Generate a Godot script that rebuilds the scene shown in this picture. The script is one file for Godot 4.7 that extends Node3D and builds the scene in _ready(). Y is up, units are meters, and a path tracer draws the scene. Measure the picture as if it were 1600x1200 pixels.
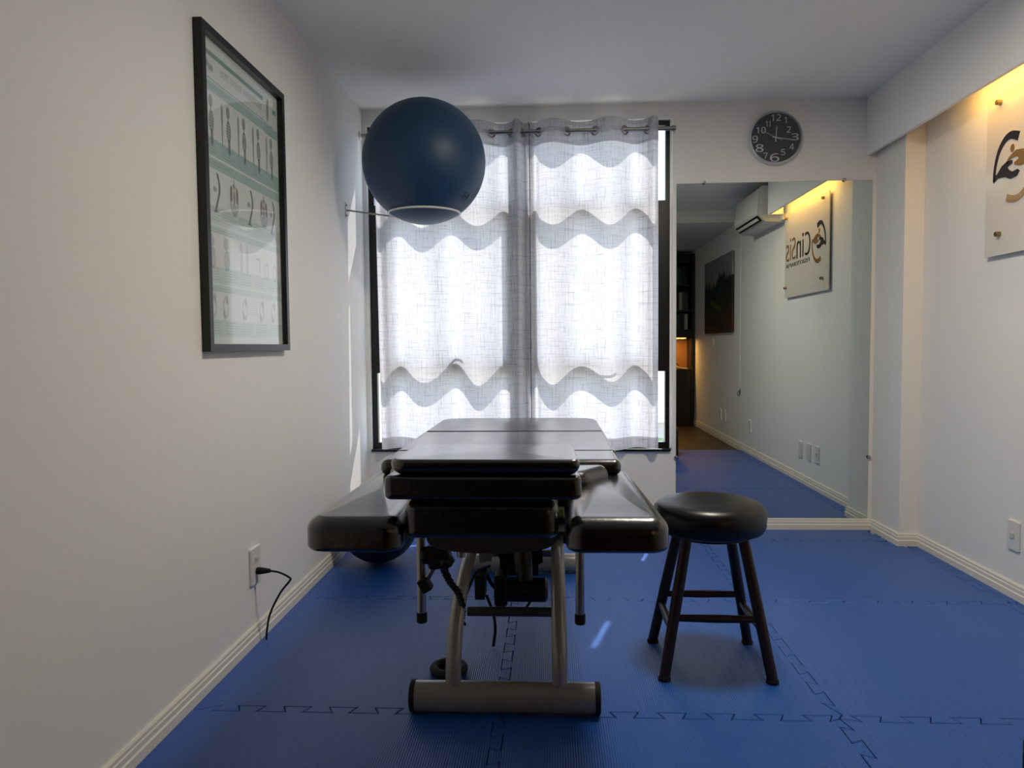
extends Node3D

# ---------------------------------------------------------------- measures (metres)
const XL := -1.165      # left wall face
const XR := 2.075       # right wall face
const ZB := -4.60       # back wall face
const ZF := 1.85        # end wall behind the camera
const YC := 2.62        # ceiling
const CX := 1.968       # pillar face
const BX := 1.908       # beam fascia face

var M := {}
var names := {}

# ================================================================ shape helpers: every one returns a triangle soup
func orient(s: PackedVector3Array) -> PackedVector3Array:
	var c := Vector3.ZERO
	for p in s: c += p
	c /= maxf(1.0, s.size())
	var vol := 0.0
	for i in range(0, s.size(), 3):
		vol += (s[i] - c).dot((s[i + 1] - c).cross(s[i + 2] - c))
	if vol > 0.0:
		for i in range(0, s.size(), 3):
			var t := s[i + 1]
			s[i + 1] = s[i + 2]
			s[i + 2] = t
	return s

func rings_to_soup(rings: Array, closed_ring := true, cap0 := true, cap1 := true, loop := false) -> PackedVector3Array:
	var s := PackedVector3Array()
	var nr := rings.size()
	for k in (nr if loop else nr - 1):
		var a: PackedVector3Array = rings[k]
		var b: PackedVector3Array = rings[(k + 1) % nr]
		var n := a.size()
		for i in (n if closed_ring else n - 1):
			var j := (i + 1) % n
			for p in [a[i], a[j], b[j], a[i], b[j], b[i]]: s.append(p)
	if not loop and closed_ring:
		for e in [[cap0, 0, true], [cap1, nr - 1, false]]:
			if not e[0]: continue
			var r: PackedVector3Array = rings[e[1]]
			var c := Vector3.ZERO
			for p in r: c += p
			c /= r.size()
			for i in r.size():
				var j := (i + 1) % r.size()
				if e[2]:
					for p in [c, r[j], r[i]]: s.append(p)
				else:
					for p in [c, r[i], r[j]]: s.append(p)
	return s

func box(c: Vector3, z: Vector3) -> PackedVector3Array:
	return cushion(PackedVector2Array([Vector2(c.x - z.x / 2, c.z - z.z / 2), Vector2(c.x + z.x / 2, c.z - z.z / 2), Vector2(c.x + z.x / 2, c.z + z.z / 2), Vector2(c.x - z.x / 2, c.z + z.z / 2)]), c.y - z.y / 2, c.y + z.y / 2, 0.0)

func span(a: Vector3, b: Vector3) -> PackedVector3Array:
	return box((a + b) / 2, (b - a).abs())

func rect(x0: float, z0: float, x1: float, z1: float, r := 0.0, n := 5) -> PackedVector2Array:
	return round_poly(PackedVector2Array([Vector2(x0, z0), Vector2(x1, z0), Vector2(x1, z1), Vector2(x0, z1)]), [r, r, r, r], n)

func round_poly(p: PackedVector2Array, radii: Array, n := 5) -> PackedVector2Array:
	var out := PackedVector2Array()
	for i in p.size():
		var a := p[(i + p.size() - 1) % p.size()]
		var b := p[i]
		var c := p[(i + 1) % p.size()]
		var r: float = radii[i]
		if r <= 0.0:
			out.append(b)
			continue
		var u := (a - b).normalized()
		var v := (c - b).normalized()
		var half := acos(clampf(u.dot(v), -1, 1)) / 2.0
		var t := r / tan(half)
		var o := b + (u + v).normalized() * r / sin(half)
		var s := b + u * t - o
		var e := b + v * t - o
		var da := s.angle_to(e)
		for k in n + 1:
			out.append(o + s.rotated(da * k / n))
	return out

func poly_normals(p: PackedVector2Array) -> PackedVector2Array:
	var area := 0.0
	for i in p.size(): area += p[i].cross(p[(i + 1) % p.size()])
	var sg := 1.0 if area > 0 else -1.0
	var out := PackedVector2Array()
	for i in p.size():
		var d0 := (p[i] - p[(i + p.size() - 1) % p.size()]).normalized()
		var d1 := (p[(i + 1) % p.size()] - p[i]).normalized()
		var n0 := Vector2(d0.y, -d0.x) * sg
		var n1 := Vector2(d1.y, -d1.x) * sg
		var m := (n0 + n1)
		m = m.normalized() / maxf(0.35, m.normalized().dot(n0))
		out.append(m)
	return out

func ring_of(p: PackedVector2Array, nn: PackedVector2Array, inset: float, y: float) -> PackedVector3Array:
	var r := PackedVector3Array()
	for i in p.size():
		var q := p[i] - nn[i] * inset
		r.append(Vector3(q.x, y, q.y))
	return r

# upholstered pad or any rounded slab standing on the xz plane; plan is convex
func cushion(plan: PackedVector2Array, y0: float, y1: float, r: float, crown := 0.0, steps := 5, r_bot := -1.0) -> PackedVector3Array:
	var nn := poly_normals(plan)
	var rings := []
	var rb := r if r_bot < 0.0 else r_bot
	if rb > 0.0:
		for k in steps + 1:
			var a := PI / 2 * k / steps
			rings.append(ring_of(plan, nn, rb * (1 - sin(a)), y0 + rb * (1 - cos(a))))
	else:
		rings.append(ring_of(plan, nn, 0, y0))
	if r > 0.0:
		for k in steps + 1:
			var a := PI / 2 * k / steps
			rings.append(ring_of(plan, nn, r * (1 - cos(a)), y1 - r + r * sin(a)))
	else:
		rings.append(ring_of(plan, nn, 0, y1))
	if crown > 0.0:
		var top: PackedVector3Array = rings[-1]
		var c := Vector3.ZERO
		for p in top: c += p
		c /= top.size()
		for f in [0.94, 0.87, 0.79, 0.70, 0.60, 0.49, 0.37, 0.24, 0.10]:
			var rr := PackedVector3Array()
			for p in top:
				var q: Vector3 = c.lerp(p, f)
				q.y = y1 + crown * pow(1 - f * f, 1.6)
				rr.append(q)
			rings.append(rr)
	return orient(rings_to_soup(rings))

# slab with a concave outline and chamfered upper edge
func slab(p: PackedVector2Array, y0: float, y1: float, bev: float) -> PackedVector3Array:
	var nn := poly_normals(p)
	var rings := [ring_of(p, nn, 0, y0), ring_of(p, nn, 0, y1 - bev)]
	if bev > 0.0: rings.append(ring_of(p, nn, bev, y1))
	var s := rings_to_soup(rings, true, false, false)
	var top: PackedVector3Array = rings[-1]
	var flat := PackedVector2Array()
	for q in top: flat.append(Vector2(q.x, q.z))
	var idx := Geometry2D.triangulate_polygon(flat)
	var cap := PackedVector3Array()
	var low := PackedVector3Array()
	for i in range(0, idx.size(), 3):
		var t := [flat[idx[i]], flat[idx[i + 1]], flat[idx[i + 2]]]
		if (t[1] - t[0]).cross(t[2] - t[0]) > 0: t = [t[0], t[2], t[1]]
		for q in t: cap.append(Vector3(q.x, y1, q.y))
		for q in [t[0], t[2], t[1]]: low.append(Vector3(q.x, y0, q.y))
	# side walls follow the direction of the outline; turn all of it one way
	var area := 0.0
	for i in p.size(): area += p[i].cross(p[(i + 1) % p.size()])
	var side := s
	if area > 0:
		side = PackedVector3Array()
		for i in range(0, s.size(), 3):
			for q in [s[i], s[i + 2], s[i + 1]]: side.append(q)
	# cap triangles above: normal up means counter-clockwise from above; the engine wants clockwise
	var capn := PackedVector3Array()
	for i in range(0, cap.size(), 3):
		for q in [cap[i], cap[i + 2], cap[i + 1]]: capn.append(q)
	var lown := PackedVector3Array()
	for i in range(0, low.size(), 3):
		for q in [low[i], low[i + 2], low[i + 1]]: lown.append(q)
	var out := side
	out.append_array(capn)
	out.append_array(lown)
	return orient(out)

# polygon in the xy plane pushed from z0 to z1
func prism(p: PackedVector2Array, z0: float, z1: float, bev := 0.0) -> PackedVector3Array:
	var s := slab(p, z0, z1, bev)
	var o := PackedVector3Array()
	for q in s: o.append(Vector3(q.x, q.z, q.y))
	return orient(o)

func lathe(prof: Array, n := 24) -> PackedVector3Array:
	var rings := []
	for q in prof:
		var r := PackedVector3Array()
		for i in n:
			var a := TAU * i / n
			r.append(Vector3(cos(a) * q[0], q[1], sin(a) * q[0]))
		rings.append(r)
	return orient(rings_to_soup(rings))

func tube(path: Array, rad, n := 12, loop := false) -> PackedVector3Array:
	var rings := []
	var up := Vector3.UP
	var cnt := path.size()
	var prev := Vector3.ZERO
	for k in cnt:
		var a: Vector3 = path[(k + cnt - 1) % cnt] if (loop or k > 0) else path[k]
		var b: Vector3 = path[(k + 1) % cnt] if (loop or k < cnt - 1) else path[k]
		var t := (b - a).normalized()
		if k == 0:
			up = Vector3.UP if absf(t.y) < 0.9 else Vector3.RIGHT
			prev = (up - t * up.dot(t)).normalized()
		else:
			prev = (prev - t * prev.dot(t)).normalized()
		var bi := t.cross(prev)
		var rr: float = rad[k] if rad is Array else rad
		var r := PackedVector3Array()
		for i in n:
			var an := TAU * i / n
			r.append(path[k] + (prev * cos(an) + bi * sin(an)) * rr)
		rings.append(r)
	return orient(rings_to_soup(rings, true, true, true, loop))

func curve(pts: Array, per := 6) -> Array:
	var out := []
	for i in pts.size() - 1:
		var p0: Vector3 = pts[maxi(i - 1, 0)]
		var p1: Vector3 = pts[i]
		var p2: Vector3 = pts[i + 1]
		var p3: Vector3 = pts[mini(i + 2, pts.size() - 1)]
		for k in per:
			out.append(p1.cubic_interpolate(p2, p0, p3, float(k) / per))
	out.append(pts[-1])
	return out

func circle(c: Vector3, r: float, n := 32, ax := Vector3.RIGHT, ay := Vector3.BACK) -> Array:
	var o := []
	for i in n: o.append(c + (ax * cos(TAU * i / n) + ay * sin(TAU * i / n)) * r)
	return o

func ball(c: Vector3, r: float, n := 24) -> PackedVector3Array:
	var prof := []
	for k in n / 2 + 1:
		var a := -PI / 2 + PI * k / (n / 2)
		prof.append([maxf(cos(a) * r, 0.0001), sin(a) * r])
	return xf(lathe(prof, n), Transform3D(Basis(), c))

func xf(s: PackedVector3Array, t: Transform3D) -> PackedVector3Array:
	var o := PackedVector3Array()
	o.resize(s.size())
	for i in s.size(): o[i] = t * s[i]
	return o

# brush stroke of changing width as an outline in 2D
func stroke(pts: Array, w: Array, per := 8) -> PackedVector2Array:
	var c := []
	var ww := []
	for i in pts.size() - 1:
		var p0: Vector2 = pts[maxi(i - 1, 0)]
		var p1: Vector2 = pts[i]
		var p2: Vector2 = pts[i + 1]
		var p3: Vector2 = pts[mini(i + 2, pts.size() - 1)]
		for k in per:
			c.append(p1.cubic_interpolate(p2, p0, p3, float(k) / per))
			ww.append(lerpf(w[i], w[i + 1], float(k) / per))
	c.append(pts[-1])
	ww.append(w[-1])
	var l := PackedVector2Array()
	var r := PackedVector2Array()
	for i in c.size():
		var d: Vector2 = (c[mini(i + 1, c.size() - 1)] - c[maxi(i - 1, 0)]).normalized()
		var nn: Vector2 = Vector2(-d.y, d.x) * float(ww[i]) / 2.0
		l.append(c[i] + nn)
		r.append(c[i] - nn)
	r.reverse()
	l.append_array(r)
	return l

# ================================================================ nodes
func mesh_of(soups: Array, angle := 38.0, uvf = null) -> ArrayMesh:
	var s := PackedVector3Array()
	for q in soups: s.append_array(q)
	var nf := s.size() / 3
	var fn := PackedVector3Array()
	fn.resize(nf)
	var keep := PackedInt32Array()
	var at := {}
	for f in nf:
		var c := (s[f * 3 + 2] - s[f * 3]).cross(s[f * 3 + 1] - s[f * 3])
		if c.length_squared() < 1e-18: continue
		fn[f] = c
		keep.append(f)
		for k in 3:
			var key := Vector3i((s[f * 3 + k] * 20000.0).round())
			if not at.has(key): at[key] = PackedInt32Array()
			at[key].append(f)
	var vs := PackedVector3Array()
	var ns := PackedVector3Array()
	var us := PackedVector2Array()
	var lim := cos(deg_to_rad(angle))
	for f in keep:
		var me := fn[f].normalized()
		for k in 3:
			var p := s[f * 3 + k]
			var n := Vector3.ZERO
			for g in at[Vector3i((p * 20000.0).round())]:
				if fn[g].normalized().dot(me) >= lim: n += fn[g]
			vs.append(p)
			ns.append(n.normalized() if n.length_squared() > 1e-20 else me)
			if uvf != null: us.append(uvf.call(p))
	var arr := []
	arr.resize(Mesh.ARRAY_MAX)
	arr[Mesh.ARRAY_VERTEX] = vs
	arr[Mesh.ARRAY_NORMAL] = ns
	if uvf != null: arr[Mesh.ARRAY_TEX_UV] = us
	var m := ArrayMesh.new()
	m.add_surface_from_arrays(Mesh.PRIMITIVE_TRIANGLES, arr)
	return m

func numbered(called: String) -> String:
	if not names.has(called):
		names[called] = 0
		return called
	names[called] += 1
	return "%s_%03d" % [called, names[called]]

func part(called: String, soups: Array, mat: Material, parent: Node3D, angle := 38.0, uvf = null) -> MeshInstance3D:
	var o := MeshInstance3D.new()
	o.name = called
	o.mesh = mesh_of(soups, angle, uvf)
	o.material_override = mat
	parent.add_child(o, true)
	return o

func tag(o: Node3D, label: String, category: String, group := "") -> Node3D:
	o.set_meta("label", label)
	o.set_meta("category", category)
	if group: o.set_meta("group", group)
	return o

func thing(called: String, label: String, category: String, group := "", at := Vector3.ZERO) -> Node3D:
	var o := Node3D.new()
	o.name = numbered(called)
	add_child(o)
	o.position = at
	return tag(o, label, category, group)

func solo(called: String, soups: Array, mat: Material, label: String, category: String, group := "", angle := 38.0, uvf = null) -> MeshInstance3D:
	var o := part(numbered(called), soups, mat, self, angle, uvf)
	tag(o, label, category, group)
	return o

func struct(called: String, soups: Array, mat: Material, parent: Node3D = null, angle := 38.0) -> MeshInstance3D:
	var o := part(numbered(called) if parent == null else called, soups, mat, self if parent == null else parent, angle)
	if parent == null: o.set_meta("kind", "structure")
	return o

func word(called: String, text: String, mat: Material, parent: Node3D, frame: Transform3D, w: float, h: float, depth := 0.002, fontname := "Droid Sans", bold := 400) -> MeshInstance3D:
	var f := SystemFont.new()
	f.font_names = PackedStringArray([fontname])
	f.font_weight = bold
	var t := TextMesh.new()
	t.font = f
	t.text = text
	t.font_size = 64
	t.pixel_size = 0.01
	t.depth = 0.05
	t.curve_step = 2.0
	var bb := t.get_aabb()
	var o := MeshInstance3D.new()
	o.name = called
	o.mesh = t
	o.material_override = mat
	parent.add_child(o, true)
	var sc := Vector3(w / bb.size.x, h / bb.size.y, depth / 0.05)
	var c := bb.get_center()
	o.transform = frame * Transform3D(Basis.from_scale(sc), Vector3(-c.x * sc.x, -c.y * sc.y, depth / 2))
	return o

# ================================================================ materials
func mat(c: Color, rough := 0.6, metal := 0.0) -> StandardMaterial3D:
	var m := StandardMaterial3D.new()
	m.albedo_color = c
	m.roughness = rough
	m.metallic = metal
	return m

func noise_tex(freq: float, size := 512, octaves := 4, kind := FastNoiseLite.TYPE_SIMPLEX_SMOOTH, sd := 3) -> NoiseTexture2D:
	var n := FastNoiseLite.new()
	n.noise_type = kind
	n.frequency = freq
	n.fractal_octaves = octaves
	n.seed = sd
	var t := NoiseTexture2D.new()
	t.width = size
	t.height = size
	t.seamless = true
	t.noise = n
	return t

func relief(m: StandardMaterial3D, t: Texture2D, scale: Vector3, cm: float) -> StandardMaterial3D:
	m.heightmap_enabled = true
	m.heightmap_texture = t
	m.heightmap_scale = cm
	m.uv1_triplanar = true
	m.uv1_world_triplanar = true
	m.uv1_scale = scale
	return m

func tinted_noise(a: Color, b: Color, freq: float, sd: int, stretch := Vector2i(512, 512)) -> NoiseTexture2D:
	var t := noise_tex(freq, 512, 4, FastNoiseLite.TYPE_SIMPLEX_SMOOTH, sd)
	t.width = stretch.x
	t.height = stretch.y
	var g := Gradient.new()
	g.set_color(0, a)
	g.set_color(1, b)
	t.color_ramp = g
	return t

func linen() -> ImageTexture:
	var rng := RandomNumberGenerator.new()
	rng.seed = 11
	var n := 512
	var im := Image.create(n, n, false, Image.FORMAT_RGB8)
	var v := PackedFloat32Array()
	v.resize(n * n)
	v.fill(0.95)
	for k in 900:
		var horiz := rng.randf() < 0.5
		var l := rng.randi_range(25, 150)
		var w := 1 if rng.randf() < 0.75 else 2
		var x := rng.randi_range(0, n - 1)
		var y := rng.randi_range(0, n - 1)
		var d := rng.randf_range(0.03, 0.2)
		for i in l:
			var fade := sin(PI * i / l)
			for j in w:
				var q := ((y + j) % n) * n + (x + i) % n if horiz else ((y + i) % n) * n + (x + j) % n
				v[q] -= d * fade
	for y in n:
		for x in n:
			var g := v[y * n + x] - (0.03 if (x + y) % 2 == 0 else 0.0) + rng.randf_range(-0.025, 0.025)
			g = clampf(g, 0.35, 1.0)
			im.set_pixel(x, y, Color(g, g, g))
	return ImageTexture.create_from_image(im)

func ribs() -> ImageTexture:
	var im := Image.create(128, 16, false, Image.FORMAT_L8)
	for x in 128:
		var g := 0.5 + 0.5 * cos(TAU * x / 16.0)
		for y in 16: im.set_pixel(x, y, Color(g, g, g))
	return ImageTexture.create_from_image(im)

func make_materials() -> void:
	var plaster := noise_tex(0.012, 512, 5, FastNoiseLite.TYPE_SIMPLEX_SMOOTH, 5)
	M.wall = relief(mat(Color(0.93, 0.93, 0.92), 0.7), plaster, Vector3.ONE * 0.9, 0.07)
	M.ceiling = relief(mat(Color(0.94, 0.94, 0.935), 0.9), plaster, Vector3.ONE * 0.7, 0.06)
	M.trim = mat(Color(0.90, 0.885, 0.84), 0.4)
	M.mat_blue = relief(mat(Color(0.115, 0.33, 0.66), 0.35), ribs(), Vector3(17.0, 17.0, 17.0), 0.09)
	M.mat_blue.metallic_specular = 0.52
	var wood := tinted_noise(Color(0.14, 0.075, 0.045), Color(0.28, 0.16, 0.10), 0.02, 8, Vector2i(128, 512))
	M.floor_wood = mat(Color.WHITE, 0.45)
	M.floor_wood.albedo_texture = wood
	M.floor_wood.uv1_triplanar = true
	M.floor_wood.uv1_world_triplanar = true
	M.floor_wood.uv1_scale = Vector3(3.0, 1.0, 0.8)
	var crease := noise_tex(0.02, 512, 5, FastNoiseLite.TYPE_SIMPLEX_SMOOTH, 21)
	M.leather = relief(mat(Color(0.025, 0.025, 0.029), 0.27), crease, Vector3(3.2, 3.2, 4.5), 0.045)
	M.leather.clearcoat_enabled = true
	M.leather.clearcoat = 0.8
	M.leather.clearcoat_roughness = 0.2
	M.leather.metallic_specular = 0.8
	M.stool_leather = relief(mat(Color(0.035, 0.035, 0.037), 0.34), crease, Vector3(2.0, 2.0, 2.0), 0.06)
	M.dark_wood = mat(Color.WHITE, 0.38)
	M.dark_wood.albedo_texture = tinted_noise(Color(0.10, 0.045, 0.03), Color(0.20, 0.095, 0.06), 0.03, 9, Vector2i(256, 256))
	M.dark_wood.uv1_triplanar = true
	M.dark_wood.uv1_scale = Vector3(8, 1.2, 8)
	M.black_metal = mat(Color(0.035, 0.036, 0.042), 0.35, 0.4)
	M.black_plastic = mat(Color(0.025, 0.026, 0.03), 0.45)
	M.rubber = mat(Color(0.02, 0.02, 0.022), 0.7)
	M.steel_paint = mat(Color(0.60, 0.59, 0.58), 0.25, 0.25)
	M.bracket_grey = mat(Color(0.30, 0.30, 0.30), 0.35, 0.3)
	M.chrome = mat(Color(0.72, 0.71, 0.70), 0.12, 1.0)
	M.steel = mat(Color(0.62, 0.61, 0.59), 0.28, 1.0)
	M.brass = mat(Color(0.60, 0.53, 0.40), 0.25, 1.0)
	M.mirror = mat(Color(0.83, 0.86, 0.845), 0.0, 1.0)
	M.mirror_edge = mat(Color(0.55, 0.60, 0.56), 0.15)
	M.frame_black = mat(Color(0.03, 0.032, 0.04), 0.35)
	M.granite = mat(Color(0.045, 0.045, 0.05), 0.3)
	M.white_plastic = mat(Color(0.88, 0.88, 0.86), 0.35)
	M.pale_plastic = mat(Color(0.80, 0.80, 0.78), 0.45)
	M.ball = relief(mat(Color(0.09, 0.24, 0.38), 0.48), noise_tex(0.01, 256, 3), Vector3.ONE * 2.0, 0.05)
	M.navy_ball = mat(Color(0.03, 0.06, 0.16), 0.4)
	M.green = mat(Color(0.55, 0.68, 0.25), 0.6)
	var cloth := mat(Color(0.93, 0.93, 0.95), 1.0)
	cloth.albedo_texture = linen()
	cloth.uv1_scale = Vector3(2.2, 2.2, 1)
	cloth.backlight_enabled = true
	cloth.backlight = Color(1, 1, 1)
	cloth.metallic_specular = 0.1
	M.cloth = cloth
	var glass := mat(Color(0.9, 0.95, 0.97, 0.04), 0.0)
	glass.transparency = BaseMaterial3D.TRANSPARENCY_ALPHA
	M.glass = glass
	var cover := mat(Color(0.9, 0.95, 0.97, 0.03), 0.02)
	cover.transparency = BaseMaterial3D.TRANSPARENCY_ALPHA
	M.cover_glass = cover
	var dial_cover := mat(Color(0.9, 0.95, 0.97, 0.03), 0.02)
	dial_cover.transparency = BaseMaterial3D.TRANSPARENCY_ALPHA
	dial_cover.metallic_specular = 0.25
	M.dial_glass = dial_cover
	M.clock_rim = mat(Color(0.82, 0.82, 0.83), 0.3, 0.55)
	M.dial = mat(Color(0.022, 0.024, 0.03), 0.6)
	M.numeral = mat(Color(0.80, 0.80, 0.82), 0.4, 0.2)
	M.sign_panel = mat(Color(0.86, 0.85, 0.83), 0.18)
	M.sign_dark = mat(Color(0.13, 0.12, 0.14), 0.4)
	M.sign_gold = mat(Color(0.58, 0.45, 0.25), 0.35, 0.3)
	M.led = mat(Color(1, 0.85, 0.5), 0.5)
	M.led.emission_enabled = true
	M.led.emission = Color(1.0, 0.74, 0.30)
	M.led.emission_energy_multiplier = 6.0
	M.lamp = mat(Color(1, 0.95, 0.85), 0.5)
	M.lamp.emission_enabled = true
	M.lamp.emission = Color(1.0, 0.86, 0.62)
	M.lamp.emission_energy_multiplier = 1.5
	M.case_wood = mat(Color(0.055, 0.035, 0.03), 0.4)
	M.niche_wood = mat(Color(0.62, 0.43, 0.24), 0.45)
	M.cable_white = mat(Color(0.8, 0.78, 0.72), 0.5)
	M.concrete = mat(Color(0.72, 0.72, 0.70), 0.9)
	M.far_glass = mat(Color(0.35, 0.45, 0.52), 0.2)
	M.foliage = mat(Color(0.35, 0.45, 0.30), 0.9)

# ================================================================ scene
func _ready() -> void:
	# ---- camera
	var cam := Camera3D.new()
	cam.name = "camera"
	cam.position = Vector3(0, 1.15, 0)
	cam.rotation = Vector3(-0.05155, 0.05254, -0.008976)
	cam.fov = rad_to_deg(2.0 * atan(600.0 / 1150.0))
	cam.near = 0.05
	cam.far = 400.0
	add_child(cam)
	cam.current = true
	# ---- sky, exposure
	var sky_mat := ProceduralSkyMaterial.new()
	sky_mat.sky_top_color = Color(0.66, 0.76, 0.90)
	sky_mat.sky_horizon_color = Color(0.86, 0.92, 0.97)
	sky_mat.sky_curve = 0.25
	sky_mat.ground_horizon_color = Color(0.82, 0.84, 0.84)
	sky_mat.ground_bottom_color = Color(0.66, 0.65, 0.62)
	sky_mat.sky_energy_multiplier = 1.48
	sky_mat.ground_energy_multiplier = 1.6
	sky_mat.sun_angle_max = 1.0
	var sky := Sky.new()
	sky.sky_material = sky_mat
	var env := Environment.new()
	env.background_mode = Environment.BG_SKY
	env.sky = sky
	env.tonemap_mode = Environment.TONE_MAPPER_LINEAR
	env.tonemap_exposure = 1.50
	env.sdfgi_enabled = true
	env.ssao_enabled = true
	env.ssil_enabled = true
	var we := WorldEnvironment.new()
	we.name = "world_environment"
	we.environment = env
	add_child(we)
	# ---- sun: high, ahead and to the right, its light falls through the window
	var sun := DirectionalLight3D.new()
	sun.name = "sun"
	add_child(sun)
	sun.look_at_from_position(Vector3.ZERO, Vector3(-0.286, -1.27, 1.0), Vector3.UP)
	sun.light_energy = 1.65
	sun.light_color = Color(1.0, 0.97, 0.93)
	sun.light_angular_distance = 0.55
	sun.shadow_enabled = true
	sun.sky_mode = DirectionalLight3D.SKY_MODE_LIGHT_ONLY

	make_materials()
	build_shell()
	build_window()
	build_mats()
	build_mirror()
	build_beam_light()
	build_table()
	build_stool()
	build_balls()
	build_curtains()
	build_poster()
	build_clock()
	build_sign()
	build_air_conditioner()
	build_sockets()
	build_back_room()
	build_outside()

# ---------------------------------------------------------------- room shell
func build_shell() -> void:
	var t := 0.15
	struct("floor", [span(Vector3(XL - t, -0.17, ZB - t), Vector3(XR + t, -0.0155, ZF + t))], M.floor_wood)
	struct("wall_left", [span(Vector3(XL - t, -0.0155, ZB - t), Vector3(XL, YC, ZF + t))], M.wall)
	struct("wall_right", [span(Vector3(XR, -0.0155, ZB - t), Vector3(XR + t, YC, ZF + t))], M.wall)
	struct("wall_front", [span(Vector3(XL, -0.0155, ZF), Vector3(XR, YC, ZF + t))], M.wall)
	# back wall round the window opening
	var x1 := 0.752
	struct("wall_back", [
		span(Vector3(XL, -0.0155, ZB - t), Vector3(x1, 0.487, ZB)),
		span(Vector3(XL, 2.526, ZB - t), Vector3(x1, YC, ZB)),
		span(Vector3(XL, 0.487, ZB - t), Vector3(XL + 0.027, 2.526, ZB)),
		span(Vector3(0.741, 0.505, ZB - t), Vector3(x1, 2.526, -4.632)),
		span(Vector3(x1, -0.0155, ZB - t), Vector3(XR, YC, ZB))], M.wall)
	struct("ceiling", [span(Vector3(XL - t, YC, ZB - t), Vector3(XR + t, YC + t, ZF + t))], M.ceiling)
	# lower ceiling of the entrance behind the camera with its moulding
	struct("ceiling_lower", [span(Vector3(XL, 2.49, -0.86), Vector3(XR, YC, ZF))], M.ceiling)
	struct("trim_1", [prism(PackedVector2Array([Vector2(-0.86, 2.62), Vector2(-0.92, 2.62), Vector2(-0.92, 2.59), Vector2(-0.90, 2.57), Vector2(-0.885, 2.545), Vector2(-0.885, 2.49), Vector2(-0.86, 2.49)]), XL, XR)].map(func(s): return xf(s, Transform3D(Basis(Vector3(0, 0, 1), Vector3(0, 1, 0), Vector3(1, 0, 0)), Vector3.ZERO))).map(func(s): return orient(s)), M.trim)
	# pillar in the back right corner
	struct("wall_pillar", [span(Vector3(CX, -0.0155, ZB), Vector3(XR, YC, -4.236))], M.wall)
	# dropped fascia along the right wall, open below, light behind it
	struct("wall_beam", [
		span(Vector3(BX, 2.277, ZB), Vector3(BX + 0.022, YC, -2.57)),
		span(Vector3(BX + 0.022, 2.277, -2.592), Vector3(2.035, YC, -2.57))], M.wall)
	# baseboards: stepped moulding, 7 cm high
	var prof := [Vector2(0, -0.0155), Vector2(0.016, -0.0155), Vector2(0.016, 0.030), Vector2(0.012, 0.034), Vector2(0.012, 0.050), Vector2(0.009, 0.054), Vector2(0.009, 0.064), Vector2(0.005, 0.070), Vector2(0, 0.070)]
	baseboard("baseboard_left", prof, [Vector2(XL, ZF), Vector2(XL, ZB)], 1)
	baseboard("baseboard_back", prof, [Vector2(XL, ZB), Vector2(CX, ZB)], 1)
	baseboard("baseboard_pillar", prof, [Vector2(CX, ZB), Vector2(CX, -4.236), Vector2(XR, -4.236)], 1)
	baseboard("baseboard_right", prof, [Vector2(XR, -4.236), Vector2(XR, ZF)], 1)

func baseboard(called: String, prof: Array, path: Array, side: int) -> void:
	var rings := []
	for k in path.size():
		var d0: Vector2 = (path[k] - path[maxi(k - 1, 0)]).normalized()
		var d1: Vector2 = (path[mini(k + 1, path.size() - 1)] - path[k]).normalized()
		if k == 0: d0 = d1
		if k == path.size() - 1: d1 = d0
		var n0 := Vector2(-d0.y, d0.x) * side
		var n1 := Vector2(-d1.y, d1.x) * side
		var m := (n0 + n1).normalized()
		m /= maxf(0.3, m.dot(n0))
		var r := PackedVector3Array()
		for q in prof:
			var c: Vector2 = path[k] + m * (q.x + 0.0005)
			r.append(Vector3(c.x, q.y, c.y))
		rings.append(r)
	struct(called, [orient(rings_to_soup(rings))], M.trim, null, 20.0)

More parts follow.
